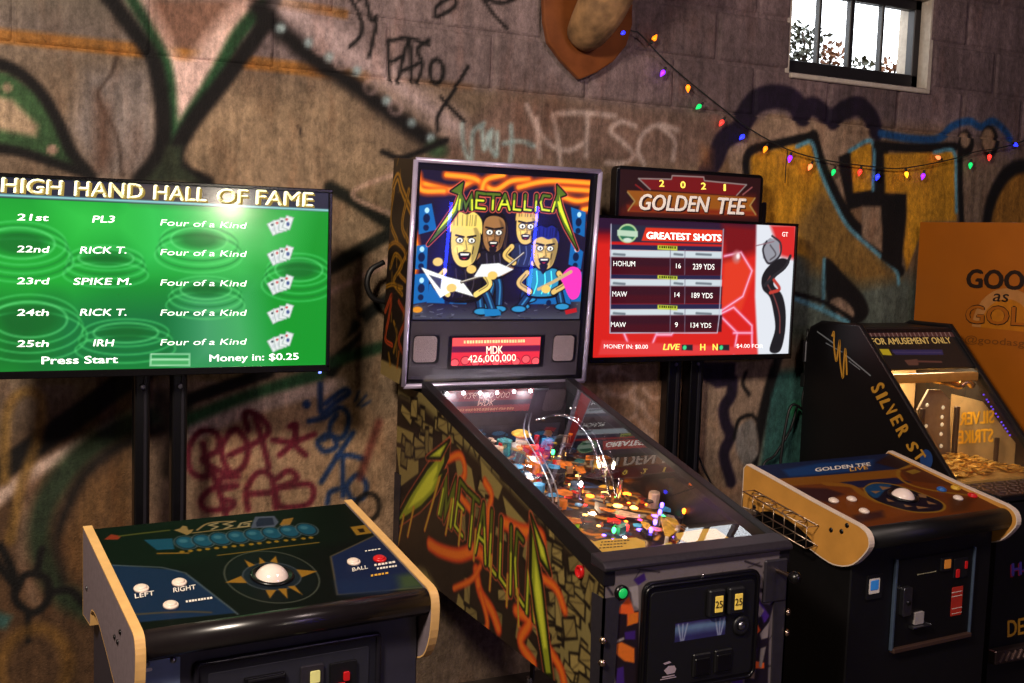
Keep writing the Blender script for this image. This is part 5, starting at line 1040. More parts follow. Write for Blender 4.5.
tc_.fill(TQ((452, 582), (572, 582), (572, 620), (450, 620)), (170, 232, 180)); tc_.fill(TQ((456, 586), (568, 586), (568, 597), (456, 597)), (30, 140, 70)); tc_.fill(TQ((456, 603), (568, 603), (568, 616), (455, 616)), (70, 170, 96))
art('screen', tp, tc_, SCREEN, t1)
HDR = mat('lit_header_text', (250, 246, 215), .4, emit=(255, 250, 205), es=1.25); SHA = mat('text_shadow_gold', (120, 105, 40), .5, emit=(120, 104, 30), es=.6)
def tt(body, x0, yb, x1, yb1, yt, m_=WTXT, it=.2, bold=.014):
    o = (0, 160); s_ = 3.009
    text(tp, body, (x0/s_, 160+yb/s_), (x1/s_, 160+yb1/s_), (x0/s_, 160+yt/s_), m_, t1, bold=bold, italic=it)
for wd_, x0, y0, x1, y1, yt in (('HIGH', 2, 95, 188, 104, 52), ('HAND', 222, 106, 432, 116, 62), ('HALL', 460, 117, 622, 125, 75), ('OF', 650, 127, 745, 131, 86), ('FAME', 768, 132, 942, 140, 90)):
    tt(wd_, x0+3, y0+3, x1+4, y1+3, yt+3, SHA, .06, .05)
    V = tt(wd_, x0, y0, x1, y1, yt, HDR, .06, .04)
for rk, nm, xa, xb, y, ys_ in (('21st', 'PL3', 277, 343, 181, 7), ('22nd', 'RICK T.', 240, 380, 277, 4), ('23rd', 'SPIKE M.', 220, 395, 373, 2), ('24th', 'RICK T.', 240, 380, 468, 0), ('25th', 'IRH', 280, 340, 562, -2)):
    tt(rk, 50, y, 145, y+ys_*.3, y-19); tt(nm, xa, y+ys_, xb, y+ys_, y+ys_-20); tt('Four of a Kind', 482, y+ys_*2.2, 738, y+ys_*3.6, y+ys_*2.2-18, WTXT, .25, .004)
tt('Press Start', 125, 614, 355, 610, 592, WTXT, .0, .02); tt('Money in: $0.25', 630, 606, 898, 600, 586, WTXT, .0, .016)
c = tp.px(319, 373.5); lathe('standby_lamp', [(.005, 0), (.005, .003), (.001, .004)], (c[0], 0, -.002), (0, -.6, -1), glow('standby_blue', (110, 130, 255), 3), t1, 10)

gx0, gx1, gz0, gz1 = 2.205, 3.172, 1.2295, 1.783
GY = 3.64
t2 = empty('television', ((gx0+gx1)/2, GY, gz0), 0, 'flat television showing a red golf greatest shots table', 'television')
tv(t2, gx0, gx1, gz0, gz1, GY)
T2M = RM(t2.location); gq = Plane(T2M, (0, .009, 0), (1, 0, 0), (0, 0, 1)); hw, hh = (gx1-gx0)/2-.011, gz1-gz0-.011
gcv = Canvas(-hw, hw, .019, hh, .0029, (216, 34, 28))
def VQ(*pts): return [gq.px(*p) for p in Z(580, 150, 2.733, pts)]
gcv.fill(VQ((40, 170), (600, 200), (600, 250), (40, 240)), (120, 12, 26), .05); gcv.fill(VQ((30, 170), (480, 190), (480, 235), (30, 220)), (46, 22, 50), .03)
gcv.fill(VQ((395, 290), (440, 280), (480, 330), (440, 440), (385, 430)), (226, 58, 34), .02); gcv.fill(VQ((390, 200), (490, 210), (480, 280), (395, 300)), (120, 14, 22), .04)
for q in ([(395, 290), (440, 280), (470, 330), (445, 400), (385, 440)], [(120, 500), (150, 460), (190, 460), (210, 500), (190, 550), (140, 550), (120, 500)], [(330, 480), (380, 450), (430, 500), (420, 560)], [(380, 450), (420, 430), (470, 480), (470, 550)], [(420, 500), (470, 500)], [(210, 505), (250, 505), (280, 460), (330, 470)]):
    gcv.stroke(VQ(*q), .012, (246, 120, 170), .01, .8, False); gcv.stroke(VQ(*q), .004, (255, 220, 240), .004, .8, False)
gcv.fill(VQ((60, 520), (560, 545), (560, 560), (50, 560)), (226, 60, 60), .01)
gcv.fill(VQ((482, 200), (590, 205), (590, 580), (486, 560), (478, 400)), (226, 230, 238), .012); gcv.fill(VQ((520, 205), (590, 205), (590, 300), (550, 290)), (216, 40, 40), .02)
# generic figure swinging
gcv.fill(VQ((500, 255), (520, 240), (545, 250), (545, 290), (520, 315), (500, 295)), (150, 150, 160)); gcv.stroke(VQ((510, 250), (500, 275), (515, 310), (545, 290), (548, 255), (525, 235)), .009, (50, 46, 54)); gcv.stroke(VQ((520, 260), (535, 285), (520, 300)), .007, (90, 84, 90))
gcv.fill(VQ((548, 296), (515, 318), (497, 348), (499, 380), (518, 402), (528, 440), (533, 490), (518, 548), (546, 550), (560, 500), (562, 440), (552, 395), (530, 370), (534, 348), (560, 326), (572, 304)), (26, 24, 30), None, 1, True); gcv.stroke(VQ((520, 345), (512, 365), (530, 400), (545, 450), (546, 500)), .006, (120, 60, 60)); gcv.stroke(VQ((505, 370), (530, 345), (560, 320), (575, 290)), .014, (40, 38, 44)); gcv.stroke(VQ((530, 355), (545, 380), (520, 390)), .014, (190, 60, 50)); gcv.stroke(VQ((480, 262), (530, 250)), .004, (140, 100, 110))
gcv.disc(VQ((428, 292))[0], .018, .022, (200, 130, 130), .02); gcv.disc(VQ((432, 290))[0], .009, .011, (255, 240, 240), .008)
# table
gcv.fill(VQ((86, 203), (392, 216), (388, 258), (84, 250)), (40, 40, 62)); gcv.fill(VQ((180, 212), (390, 219), (388, 254), (168, 248)), (226, 52, 30))
for (ya, yb, yc, yd) in ((258, 272, 293, 340), (340, 352, 372, 420), (421, 435, 453, 500)):
    s_ = .035
    def hq(y0, y1): return VQ((82, y0), (388, y0+306*(.02-(y0-258)*.00012)), (387, y1+306*(.02-(y1-258)*.00012)), (82, y1))
    gcv.fill(hq(ya, yb), (36, 34, 70)); gcv.fill(hq(yb, yc), (206, 218, 224)); gcv.fill(hq(yc, yd), (70, 10, 26)); gcv.fill(hq(yc, (yc+yd)/2), (52, 12, 30), .012, .8)
    gcv.fill(VQ((212, ya+2), (266, ya+5), (266, yb+3), (212, yb)), (196, 206, 60))
    for x in (247, 287): gcv.stroke(VQ((x, yb), (x-1, yd)), .003, (120, 110, 130), smooth=False)
    for x, w_ in ((92, 30), (258, 22), (318, 40)): gcv.stroke(VQ((x, (yb+yc)/2+2), (x+w_, (yb+yc)/2+4)), .009, (90, 100, 110), .004, .8)
gcv.stroke(VQ((85, 203), (82, 500), (375, 500), (380, 460), (392, 217)), .004, (190, 190, 210), smooth=False)
gcv.disc(VQ((130, 228))[0], .043, .036, (176, 208, 150)); gcv.disc(VQ((130, 228))[0], .036, .029, (40, 110, 80)); gcv.fill(VQ((102, 218), (158, 222), (158, 238), (102, 234)), (190, 215, 190)); gcv.disc(VQ((130, 246))[0], .02, .008, (210, 225, 210))
for x in (292, 392): gcv.fill(VQ((x-14, 532), (x+16, 532), (x+16, 548), (x-14, 547)), (40, 30, 40)); gcv.disc(VQ((x-6, 540))[0], .009, .009, (60, 220, 140))
art('screen', gq, gcv, SCREEN, t2)
def gt(body, x0, yb, x1, yb1, yt, m_=WTXT, it=0, bold=.006):
    s_ = 2.733; text(gq, body, (580+x0/s_, 150+yb/s_), (580+x1/s_, 150+yb1/s_), (580+x0/s_, 150+yt/s_), m_, t2, bold=bold, italic=it)
gt('GREATEST SHOTS', 181, 242, 386, 249, 224, WTXT, 0, .045)
gt('HOHUM', 91, 317, 150, 318, 303); gt('16', 262, 323, 275, 323, 310); gt('239 YDS', 308, 326, 367, 327, 311)
gt('MAW', 88, 400, 128, 401, 386); gt('14', 258, 402, 272, 402, 389); gt('189 YDS', 305, 404, 362, 405, 390)
gt('MAW', 84, 483, 125, 484, 470); gt('9', 259, 484, 267, 484, 471); gt('134 YDS', 302, 485, 358, 486, 472)
gt('MONEY IN: $0.00', 65, 542, 185, 543, 531, WTXT, 0, .0); gt('LIVE', 226, 546, 270, 546, 530, YTXT, .25, .03); gt('H', 328, 547, 342, 547, 530, YTXT, 0, .03); gt('N', 362, 547, 376, 547, 530, YTXT, 0, .03); gt('$4.00 FOR', 427, 540, 500, 541, 530, WTXT, 0, 0)
gt('GT', 552, 236, 568, 237, 224)
for y in (266, 348, 429): dashes(gq, (580+216/2.733, 150+(y+2)/2.733), (580+263/2.733, 150+(y+4)/2.733), (580+216/2.733, 150+(y-4)/2.733), 8, mat('dark_green_print', (60, 80, 10), .5, emit=(50, 70, 10), es=.3), t2)

# ------------------------------------------------------------------ marquee above the golf screen
MQ = (2.64, 3.712, 1.745); mq = empty('marquee_sign', MQ, 0, 'red and orange marquee sign standing above the golf screen', 'sign')
MQM = RM(MQ); mp_ = Plane(MQM, (0, -.0225, 0), (1, 0, 0), (0, 0, 1))
m0 = mp_.px(615, 213); m1 = mp_.px(764, 176); mt = mp_.px(617, 165)
mu0, mu1, mv1 = m0[0], m1[0], mt[1]
prism('sign_box', [(x, .02, z) for x, z in rrect(mu0, mu1, 0, mv1, .022)], (0, -.042, 0), BLACKP, mq, .004)
box('side_bracket', (mu1+.016, .0, .07), (.03, .03, .1), BLACKP, mq, .004)
sgc = Canvas(mu0+.016, mu1-.016, .014, mv1-.014, .0026, (62, 10, 16))
def SGQ(*pts): return [mp_.px(*p) for p in Z(580, 150, 2.733, pts)]
sgc.fill(SGQ((110, 160), (180, 110), (480, 120), (490, 190), (110, 180)), (110, 30, 16), .02)
sgc.fill(SGQ((160, 78), (180, 76), (250, 80), (250, 68), (340, 72), (340, 82), (455, 94), (430, 125), (190, 108)), (176, 26, 32)); sgc.stroke(SGQ((160, 78), (250, 80), (252, 70), (338, 74), (340, 84), (455, 95)), .005, (216, 196, 190), smooth=False); sgc.stroke(SGQ((160, 78), (192, 108)), .005, (216, 196, 190), smooth=False); sgc.stroke(SGQ((455, 95), (428, 124)), .005, (216, 196, 190), smooth=False)
sgc.stroke(SGQ((152, 95), (172, 110)), .006, (200, 40, 40)); sgc.stroke(SGQ((445, 122), (470, 102)), .006, (220, 120, 120))
sgc.fill(SGQ((128, 110), (180, 112), (480, 130), (468, 150), (484, 180), (130, 168), (148, 140)), (226, 124, 30)); sgc.fill(SGQ((128, 150), (300, 160), (480, 168), (484, 180), (130, 168)), (196, 60, 20), .012)
sgc.stroke(SGQ((130, 115), (150, 140), (132, 165)), .006, (240, 190, 110), smooth=False); sgc.stroke(SGQ((478, 132), (464, 152), (480, 176)), .006, (240, 190, 110), smooth=False)
art('sign_face', mp_, sgc, mat('emissive_sign_face', rough=.3, attr=True, es=-.4), mq)  # printed face with a weak emission of its own
WSG = mat('sign_white_letters', (225, 215, 205), .5, emit=(235, 222, 210), es=.35); DSG = mat('sign_letter_shadow', (60, 20, 12), .6)
def sgt(b_, x0, yb, x1, yb1, yt, m_, it=0, bo=.02, h=.0012): text(mp_, b_, (580+x0/2.733, 150+yb/2.733), (580+x1/2.733, 150+yb1/2.733), (580+x0/2.733, 150+yt/2.733), m_, mq, bold=bo, italic=it, h=h)
for b_, x in (('2', 216), ('0', 274), ('2', 330), ('1', 392)): sgt(b_, x, 100+(x-216)*.066, x+(14 if b_ != '1' else 6), 100+(x-216)*.066, 82+(x-216)*.066, YTXT, 0, .03)
sgt('GOLDEN', 160, 165, 350, 172, 122, DSG, .22, .06); sgt('TEE', 372, 176, 450, 179, 133, DSG, .22, .06)
sgt('GOLDEN', 157, 162, 347, 169, 120, WSG, .22, .03, .002); sgt('TEE', 369, 173, 447, 176, 130, WSG, .22, .03, .002)
for s_ in (-1, 1): box('support_bar', (.072+s_*.054, .03, -.0225), (.03, .03, .045), DARK, mq, .002)

# ------------------------------------------------------------------ slant front redemption machine on the right
SL = (3.3, 3.2, 0); SM_ = RM(SL)
ss = empty('redemption_machine', SL, 0, 'black slant front coin machine with gold lit glass case at the right edge', 'arcade machine')
SWD = .52
def sy(y): return y-SL[1]
sprof_ = [(3.70, 0), (3.70, 1.30), (3.675, 1.355), (3.62, 1.376), (3.40, 1.380), (2.885, .855), (2.70, .835), (2.68, .82), (2.68, 0)]
SIDEB = mat('black_side_vinyl', (8, 7, 9), .42, var=.15)
for x in (0, SWD-.02): prism('side_panel', [(x, sy(y), z) for y, z in sprof_], (.02, 0, 0), SIDEB, ss)
BTR = mat('black_t_moulding', (22, 20, 22), .3)
for x in (.01, SWD-.01): tube('edge_moulding', [(x, sy(y), z) for y, z in ((3.70, 1.29), (3.675, 1.352), (3.62, 1.377), (3.40, 1.381), (2.885, .856), (2.70, .836))], .0115, BTR, ss, 8)
box('back_board', (SWD/2, sy(3.69), .68), (SWD-.04, .02, 1.3), BLACK, ss, 0); box('top_board', (SWD/2, sy(3.52), 1.365), (SWD-.04, .28, .016), BLACK, ss, 0)
box('front_board', (SWD/2, sy(2.692), .41), (SWD-.04, .02, .82), BLACK, ss, 0); box('deck', (SWD/2, sy(2.80), .835), (SWD-.04, .22, .016), BLACK, ss, 0)
sv = Vector((0, .515, .525)).normalized()
sl = Plane(SM_, (0, sy(2.885), .855), (1, 0, 0), sv); SLL = math.hypot(.515, .525)
s_m = sl.px(893, 369)[1]
mqf = prism('marquee_panel', [sl.at(.02, s_m, -.012), sl.at(SWD-.02, s_m, -.012), sl.at(SWD-.02, SLL, -.012), sl.at(.02, SLL, -.012)], tuple(sl.n*.008), BLACK, ss)
mc = Canvas(.021, SWD-.021, s_m+.001, SLL-.001, .0026, (16, 13, 14))
def SLQ(*pts): return [sl.px(*p) for p in Z(780, 300, 3.414, pts)]
mc.fill(SLQ((262, 96), (590, 100), (605, 124), (280, 122)), (92, 50, 46))
for k in range(22): mc.stroke(SLQ((272+k*15, 98), (284+k*15, 122)), .005, (170, 128, 116), smooth=False)
mc.fill(SLQ((340, 166), (372, 166), (384, 188), (352, 186)), (226, 190, 30)); mc.fill(SLQ((380, 168), (555, 168), (560, 186), (395, 186)), (46, 40, 92)); mc.stroke(SLQ((385, 177), (552, 178)), .006, (90, 70, 110), .004, .7, False)
mc.fill(SLQ((425, 204), (470, 200), (475, 222), (440, 222)), (112, 66, 52)); mc.stroke(SLQ((470, 208), (552, 210)), .01, (110, 60, 50), smooth=False); mc.stroke(SLQ((350, 240), (670, 240)), .01, (96, 56, 30), smooth=False)
art('marquee_print', sl, mc, mat('marquee_print', rough=.4, attr=True, es=-.45), mqf, None, -.0025)
text(sl, 'FOR AMUSEMENT ONLY', (873, 344.4), (952, 343), (870.5, 338.2), mat('tan_print_text', (190, 160, 90), .5, emit=(190, 160, 90), es=.4), mqf, h=-.001, bold=.02)
SG = glass_mat('case_glass', (.97, .96, .92), 1.0)
mk('case_glass', [sl.at(.02, .0, -.006), sl.at(SWD-.02, .0, -.006), sl.at(SWD-.02, s_m, -.006), sl.at(.02, s_m, -.006)], [(0, 1, 2, 3)], SG, ss)
# lit inside
GOLD = mat('gold_brushed', (216, 172, 96), .4, .5, nscale=50); CASE = mat('champagne_liner', (196, 160, 110), .5, var=.2, nscale=12); BRZ = mat('dark_bronze_post', (70, 56, 46), .4, .6)
box('case_back', (SWD/2, sy(3.56), 1.08), (SWD-.05, .012, .5), CASE, ss, 0); box('case_floor', (SWD/2, sy(3.22), .85), (SWD-.05, .68, .012), GOLD, ss, 0)
box('header_bar', (SWD/2, sy(3.24), 1.19), (SWD-.05, .03, .035), mat('gold_header', (190, 140, 70), .4, .3), ss, .004)
tpl = Plane(SM_, (0, sy(3.30), 0), (1, 0, 0), (0, 0, 1))
tg = [tpl.px(*p) for p in ((919, 468), (918, 410), (929, 389.5), (941, 390), (950, 400), (950, 466))]
tgp = prism('target_plate', [(x, sy(3.30), max(z, .857)) for x, z in tg], (0, .01, 0), mat('silver_target_plate', (150, 130, 108), .35, .5), ss)
for p in ((927, 405), (943, 407.5), (942, 417), (926, 426), (942, 424.5), (941, 434), (927, 444), (941, 446)): q = tpl.px(*p); lathe('plate_rivet', [(.009, 0), (.007, .004), (.001, .005)], (q[0], sy(3.30), q[1]), (0, -1, 0), mat('white_rivet', (240, 230, 205), .3, emit=(240, 220, 180), es=.3), tgp, 10)
for p in ((916.5, 455), (951, 455)): q = tpl.px(*p); cyl('case_post', (q[0], sy(3.285), .855), (q[0], sy(3.285), 1.06), .012, BRZ, ss, 12)
npn = Plane(SM_, (SWD-.024, 0, 0), (0, -1, 0), (0, 0, 1))
cpn = prism('name_panel', [(SWD-.0225, sy(y), z) for y, z in ((3.36, .86), (3.03, .86), (3.03, .95), (3.2, 1.09), (3.36, 1.10))], (.002, 0, 0), mat('smoked_name_panel', (128, 104, 70), .3), ss)
q = npn.px(998, 462); cyl('case_post', (SWD-.04, -q[0], .855), (SWD-.04, -q[0], .96), .01, BRZ, ss, 12)
YSS = mat('gold_name_text', (176, 124, 10), .5, emit=(190, 130, 10), es=.2)
text(npn, 'SILVER', (960, 425), (994.5, 422.5), (960, 413), YSS, cpn, rev=True, bold=.04, h=.001); text(npn, 'STRIKE', (958.5, 443.5), (993.5, 441.5), (958.5, 431), YSS, cpn, rev=True, bold=.04, h=.001)
COINS = mat('gold_coin', (226, 180, 90), .3, .8, var=.1); rr = random.Random(4)
cx_v = None
V = []; Fc = []
for i in range(420):
    x, y = SL[0]+rr.uniform(.04, SWD-.05), rr.uniform(2.93, 3.27); t, t2_ = rr.uniform(-.3, .3), rr.uniform(-.35, .15); c = Vector((x, y, .8575+rr.uniform(.003, .014))); k = len(V)
    for dz in (0, .002):
        for j in range(9): a = 2*math.pi*j/9; V.append(c+Vector((.012*math.cos(a), .012*math.sin(a), dz+.012*(t*math.cos(a)+t2_*math.sin(a)))))
    Fc += [tuple(k+9+j for j in range(9))]+[(k+j, k+(j+1) % 9, k+9+(j+1) % 9, k+9+j) for j in range(9)]
tag(mk('coin_heap', V, Fc, COINS), 'gold coins heaped on the floor of the lit glass case', 'coins', kind='stuff')
tube('crumpled_foil', [(.30, sy(3.27), 1.175), (.36, sy(3.26), 1.165), (.41, sy(3.25), 1.15), (.44, sy(3.24), 1.17), (.47, sy(3.23), 1.15)], .016, mat('gold_foil', (220, 180, 110), .2, .9), ss, 6, 3)
cyl('hanging_rod', (.215, sy(3.38), .86), (.215, sy(3.38), 1.18), .003, STEEL, ss, 8)
l = bpy.data.lights.new('case_lamp', 'AREA'); l.energy = 5.5; l.color = (1, .80, .52); l.size = .4; l.size_y = .1; l.shape = 'RECTANGLE'
o = bpy.data.objects.new('case_lamp', l); COL.objects.link(o); o.parent = ss; o.location = (SWD/2, sy(3.36), 1.27)
rr = random.Random(6)
for i in range(12):
    p = sl.at(SWD-.035, .2+i*.018+rr.uniform(-.006, .006), -.03); lathe('case_bulb', [(.002, -.003), (.004, 0), (.002, .004)], p, (0, -1, 1), glow('violet_bulb', (90, 60, 235), 1.0), ss, 8)
lathe('green_button', [(.02, 0), (.02, .008), (.012, .014), (.001, .014)], (SWD-.06, sy(2.80), .843), (0, 0, 1), mat('green_lit_cap', (40, 150, 60), .3, emit=(40, 180, 70), es=.6), ss, 16)
TREAD = mat('diamond_tread_plate', (86, 72, 70), .35, .8, nscale=60); STREAD = mat('tread_diamond', (150, 126, 118), .3, .8)
tr_ = box('tread_plate', (SWD/2, sy(2.79), .8455), (SWD-.044, .19, .005), TREAD, ss, .001)
for i in range(14):
    for j in range(6): box('tread_diamond', (.045+i*.033+(j % 2)*.016, sy(2.715+j*.03), .849), (.020, .006, .003), STREAD, tr_, 0, Matrix.Rotation(.7 if (i+j) % 2 else -.7, 3, 'Z'))
sfp = Plane(SM_, (0, sy(2.682), 0), (1, 0, 0), (0, 0, 1))
a_, b_ = sfp.px(972, 664), sfp.px(1023, 642)
tf = box('tread_strip', (SWD/2-.01, sy(2.665), a_[1]+.02), (SWD-.02, .035, .05), TREAD, ss, .004)
for i in range(16): box('tread_diamond', (.03+i*.031, sy(2.646), a_[1]+.02), (.007, .004, .036), STREAD, tf, 0, Matrix.Rotation(.55, 3, 'Y'))
text(sfp, 'DEL', (1007, 637), (1031, 632), (1007, 621), mat('yellow_cabinet_text', (186, 134, 34), .5), ss, bold=.03)
text(sfp, 'H-', (1011, 576), (1027, 573), (1011, 563.5), mat('violet_cabinet_text', (74, 60, 150), .5), ss, bold=.04, h=.002); text(sfp, 'H-', (1010, 577), (1026, 574), (1010, 564.5), mat('red_cabinet_text', (150, 34, 50), .5), ss, bold=.04)
# side graphics: lightning scribble and vertical name
ssd = Plane(SM_, (0, 0, 0), (0, -1, 0), (0, 0, 1))
def side_stroke(nm, pts, wd, m_, h=.001, smooth=True):
    P = [np.array(p) for p in (sm(pts, 5) if smooth else pts)]; V = []; Fc = []
    for i, p in enumerate(P):
        d = P[min(i+1, len(P)-1)]-P[max(i-1, 0)]; d = d/np.linalg.norm(d); n_ = np.array((-d[1], d[0]))*wd/2
        V += [ssd.at(*(p+n_), h), ssd.at(*(p-n_), h)]
    for i in range(len(P)-1): Fc.append((2*i, 2*i+1, 2*i+3, 2*i+2))
    mk(nm, V, Fc, m_, ss)
YSD = mat('gold_side_print', (182, 132, 40), .5); GSD = mat('grey_side_print', (112, 118, 124), .5)
def SD(*pts): return [ssd.px(*p) for p in Z(790, 310, 5.69, pts)]
side_stroke('side_graphic', SD((155, 122), (250, 190)), .006, GSD, .001, False); side_stroke('side_graphic', SD((205, 188), (300, 240)), .004, GSD, .001, False); side_stroke('side_graphic', SD((325, 262), (460, 374)), .006, GSD, .001, False); side_stroke('side_graphic', SD((335, 290), (400, 340)), .004, GSD, .001, False)
side_stroke('side_graphic', SD((240, 150), (252, 125), (252, 200), (264, 292), (275, 230), (285, 170), (285, 280), (302, 388), (308, 300), (316, 220), (322, 290), (325, 370)), .009, YSD, .0015)
for ch, bl, br, tl in (('S', (460, 440), (478, 478), (525, 405)), ('I', (490, 492), (500, 512), (550, 462)), ('L', (510, 520), (530, 565), (566, 500)), ('V', (540, 570), (562, 612), (592, 530)), ('E', (570, 622), (590, 662), (628, 590)), ('R', (602, 680), (625, 728), (662, 645))):
    q = Z(790, 310, 5.69, (bl, br, tl)); text(ssd, ch, q[0], q[1], q[2], YSD, ss, bold=.05)
for ch, bl, br, tl in (('S', (10, 480), (35, 525), (65, 460)), ('T', (52, 540), (80, 585), (100, 505))):
    q = Z(904, 360, 5.69, (bl, br, tl)); text(ssd, ch, q[0], q[1], q[2], YSD, ss, bold=.05)
q = ssd.px(926.5, 459.5); prism('blue_emblem', [ssd.at(q[0]+.03*math.cos(t), q[1]+.038*math.sin(t), .0005) for t in np.linspace(0, 6.283, 14, endpoint=False)], (-.0008, 0, 0), mat('blue_emblem_print', (28, 62, 120), .5), ss)
box('rear_hinge', (.01, sy(3.705), 1.25), (.03, .02, .09), STEEL, ss, .003)

# ------------------------------------------------------------------ orange display board
BX = 3.97; bp_ = Plane(I4, (BX, 0, 0), (0, -1, 0), (0, 0, 1))
tl_ = bp_.px(920, 222.7); by0 = tl_[0]; btop = tl_[1]+.003
BOARD = (BX, -by0, 0); bdr = empty('display_board', (BX+.012, -by0-.5, 0), 0, 'tall orange printed display board standing beside the coin machine', 'display board')
BDM = RM(bdr.location); bl_ = Plane(BDM, (-.0125, 0, 0), (0, -1, 0), (0, 0, 1))
OB = mat('orange_board_print', (160, 88, 14), .45, var=.06, nscale=5)
box('board', (0, 0, btop/2), (.024, 1.0, btop), OB, bdr, .002)
for y in (-.35, .35): box('foot', (.0, y, .012), (.3, .05, .024), DARK, bdr, .003)
PALE = mat('pale_arc_print', (176, 120, 64), .5); SUN = mat('yellow_sun_print', (176, 106, 10), .5); INK = mat('dark_brown_ink', (34, 18, 10), .5)
cq = np.array(bl_.px(1006, 330)); R1 = abs(np.array(bl_.px(1006, 288))[1]-cq[1])
for nm, ra, rb, m_, h in (('arc_print', 0, R1*.74, SUN, .0006), ('arc_print', R1*.74, R1, PALE, .0006)):
    V = []; Fc = []
    for k in range(41):
        t = math.pi*k/40
        for r_ in (ra, rb): V.append(bl_.at(cq[0]+r_*math.cos(t), cq[1]+r_*math.sin(t), h))
    for k in range(40): Fc.append((2*k, 2*k+1, 2*k+3, 2*k+2))
    mk(nm, V, Fc, m_, bdr)
def bt(b_, bl, br, tl, m_=INK, bo=.02, it=0, h=.0016): text(bl_, b_, bl, br, tl, m_, bdr, bold=bo, italic=it, h=h)
bt('GOOD', (966, 287), (1044.5, 290.5), (967, 269.5), INK, .05); bt('as', (992.5, 301), (1008, 302), (993, 289.5), INK, .012, .25)
bt('GOLD', (965, 323), (1048, 327), (966, 305), INK, .045); bt('GOLD', (965.8, 322.5), (1047.2, 326.5), (966.6, 305.6), OB, .02, 0, .0026)
bt('@goodasgold', (965, 342), (1043, 348), (965.5, 335.5), mat('faded_brown_ink', (110, 62, 18), .5), .006)

# ------------------------------------------------------------------ string of coloured bulbs
lw = Plane(I4, (0, 3.765, 0), (1, 0, 0), (0, 0, 1))
strl = empty('string_lights', tuple(lw.at(*lw.px(632, 30))), 0, 'string of small multicoloured bulbs hung across the wall below the window', 'string lights')
so = Vector(strl.location)
wirepts = [(612, 20), (632, 31), (640, 34), (662.6, 58), (688, 80.6), (722, 108), (747.6, 127.6), (788, 149.6), (828, 160.6), (876, 167), (905, 168), (953, 159), (975, 152), (1004, 147), (1030, 138), (1060, 120)]
CORD = mat('dark_green_cord', (20, 24, 20), .6)
tube('cord', [lw.at(*lw.px(*p))-so for p in wirepts], .0028, CORD, strl, 6, 5)
tube('cord_tail', [lw.at(*lw.px(*p))-so for p in ((788, 150), (786, 165), (785, 183))], .002, CORD, strl, 6)
BC = dict(blue=((30, 40, 255), 4), orange=((255, 120, 15), 2.6), purple=((130, 30, 255), 3), green=((10, 190, 90), 1.8), red=((255, 50, 40), 2.2), peach=((255, 120, 70), 2.4), yellow=((255, 170, 30), 2.6))
for x, y, c, dx, dy in ((626, 31, 'blue', -7, 4), (652, 42, 'orange', 2, -3), (665, 69, 'purple', -3, 5), (688, 83, 'orange', 0, 4), (702, 104, 'green', -6, 5), (724, 119, 'red', -4, 6), (745, 134, 'blue', -6, 6), (767, 145, 'orange', -3, 7), (791, 154, 'purple', -2, 8), (812, 163, 'peach', -4, 8), (835, 168, 'green', -3, 8), (861, 168, 'red', -2, 7), (879, 173, 'blue', -3, 8), (906, 170, 'yellow', 1, 7), (924, 172, 'purple', -2, 8), (941, 159, 'peach', -6, -3), (971, 161, 'green', -1, 8), (990, 153, 'red', -1, 7), (1013, 143, 'blue', 6, 4)):
    a_ = lw.at(*lw.px(x, y))-so; d = (lw.at(*lw.px(x+dx, y+dy))-so-a_).normalized()
    skt = lathe('socket', [(.004, -.008), (.0055, -.004), (.0055, .006), (.004, .008)], a_, d, CORD, strl, 8)
    lathe('bulb', [(.0045, .007), (.0095, .014), (.0085, .022), (.004, .032), (.0008, .037)], a_, d, glow('bulb_'+c, *BC[c]), strl, 10)

# ------------------------------------------------------------------ shield plaque with mounted neck
tw = Plane(I4, (0, 3.772, 0), (1, 0, 0), (0, 0, 1)); tloc = tw.at(*tw.px(585, 40))
tro = empty('wall_mount', tuple(tloc), 0, 'copper brown wooden shield plaque with mounted tan animal neck', 'wall mount')
TMt = RM(tloc); tr2 = Plane(TMt, (0, 0, 0), (1, 0, 0), (0, 0, 1))
low = [tr2.px(*p) for p in ((578.5, 80), (560, 61), (547, 43), (543, 22), (542, 0))]; hi_ = [tr2.px(*p) for p in ((631, 0), (631, 25), (625, 46), (612, 62), (595, 73))]
topz = tr2.px(585, 0)[1]+.22; cxs = (low[-1][0]+hi_[0][0])/2
outl = low+[(low[-1][0]+.005, topz-.06), (cxs-.09, topz-.01), (cxs, topz+.03), (cxs+.09, topz-.01), (hi_[0][0]-.005, topz-.06)]+hi_
WOOD = mat('copper_brown_wood', (112, 62, 30), .22, var=.25, nscale=12)
prism('shield', [(x, .014, z) for x, z in outl], (0, -.026, 0), WOOD, tro, .006)
FUR = mat('tan_hide', (138, 104, 68), .8, var=.55, nscale=16, bump=.6)
tube('neck', [(-.018, -.01, .012), (-.018, -.06, .035), (-.016, -.13, .09), (-.004, -.19, .18), (.01, -.24, .26), (.01, -.28, .33), (.0, -.36, .345), (-.02, -.46, .32), (-.03, -.52, .30)], .1, FUR, tro, 20, 4, [.066, .08, .09, .096, .095, .085, .075, .05, .03])
for s_ in (-1, 1): prism('ear', [(.02+s_*.06, -.25, .38), (.02+s_*.15, -.22, .43), (.02+s_*.17, -.22, .46), (.02+s_*.08, -.25, .42)], (0, .012, 0), FUR, tro, .003)

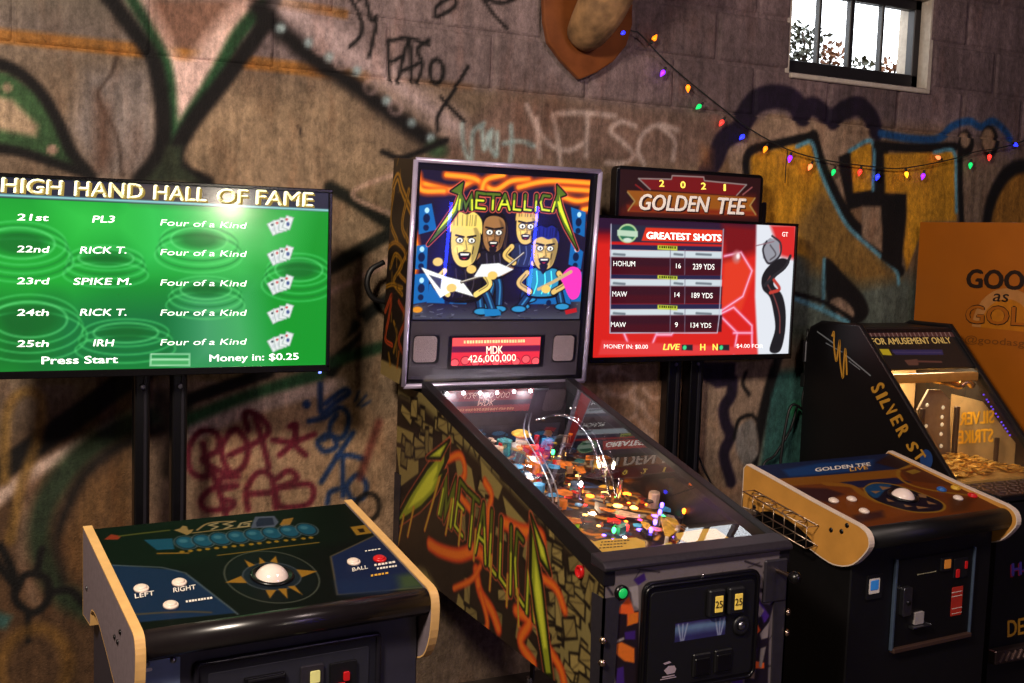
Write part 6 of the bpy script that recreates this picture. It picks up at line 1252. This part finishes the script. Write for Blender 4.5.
# ------------------------------------------------------------------ cables
CAB = mat('black_cable', (14, 13, 14), .5)
def cable(name, pts, r, label, plane_y=3.74, nodes=6):
    pl = Plane(I4, (0, plane_y, 0), (1, 0, 0), (0, 0, 1)); o0 = pl.at(*pl.px(*pts[-1]))
    o = tube(name, [pl.at(*pl.px(*p))-o0 for p in pts], r, CAB, None, 6, nodes); o.location = o0
    return tag(o, label, 'cable')
cable('power_cable', [(797, 407), (790, 430), (775, 455), (762, 470), (755, 540)], .006, 'thin black cable hanging behind the maple sided cabinet', 3.765)
cable('power_cable', [(806, 412), (792, 405), (785, 430), (780, 470), (778, 540)], .006, 'black cable looping from the plug beside the coin machine', 3.725)
cable('power_cable', [(697, 452), (704, 470), (712, 490), (716, 540)], .004, 'thin black cable running down beside the golf screen posts', 3.76)
cable('cable_coil', [(384, 262), (371, 270), (367, 285), (373, 298), (385, 302)], .01, 'coiled black cable hung behind the pinball backbox', 3.70)
pgp = Plane(I4, (0, 3.74, 0), (1, 0, 0), (0, 0, 1)); pg_ = pgp.at(*pgp.px(805, 380))
plug = empty('power_adapter', tuple(pg_), 0, 'small black power adapter with red label hanging beside the coin machine', 'adapter')
tube('lead', [(.0, 0, .22), (-.012, -.01, .14), (-.005, 0, .06), (0, 0, .03)], .006, CAB, plug, 6, 4); box('adapter_body', (0, 0, 0), (.032, .03, .06), CAB, plug, .004); box('adapter_label', (0, -.016, .0), (.024, .002, .036), mat('red_white_label', (170, 110, 100), .5, nscale=200, var=.5), plug, 0)
tube('lead', [(0, 0, -.028), (-.008, 0, -.1), (.02, 0, -.17), (.04, 0, -.16)], .005, CAB, plug, 6, 4)

# blue neon tubes at the far end of the room, seen only as streaks in the backglass
NEON = glow('blue_neon', (40, 60, 255), 22)
for x, lb in ((4.45, 'blue neon tube standing behind the viewer, nearer the pinball machine'), (5.39, 'blue neon tube standing behind the viewer, farther along the wall')):
    r = empty('neon_tube', (x, -3.14, 0), 0, lb, 'neon tube', 'blue neon tubes')
    cyl('tube', (0, 0, .06), (0, 0, .96), .016, NEON, r, 12); box('tube_base', (0, 0, .03), (.1, .08, .06), BLACKP, r, .004); box('tube_cap', (0, 0, .975), (.05, .05, .03), BLACKP, r, .004)
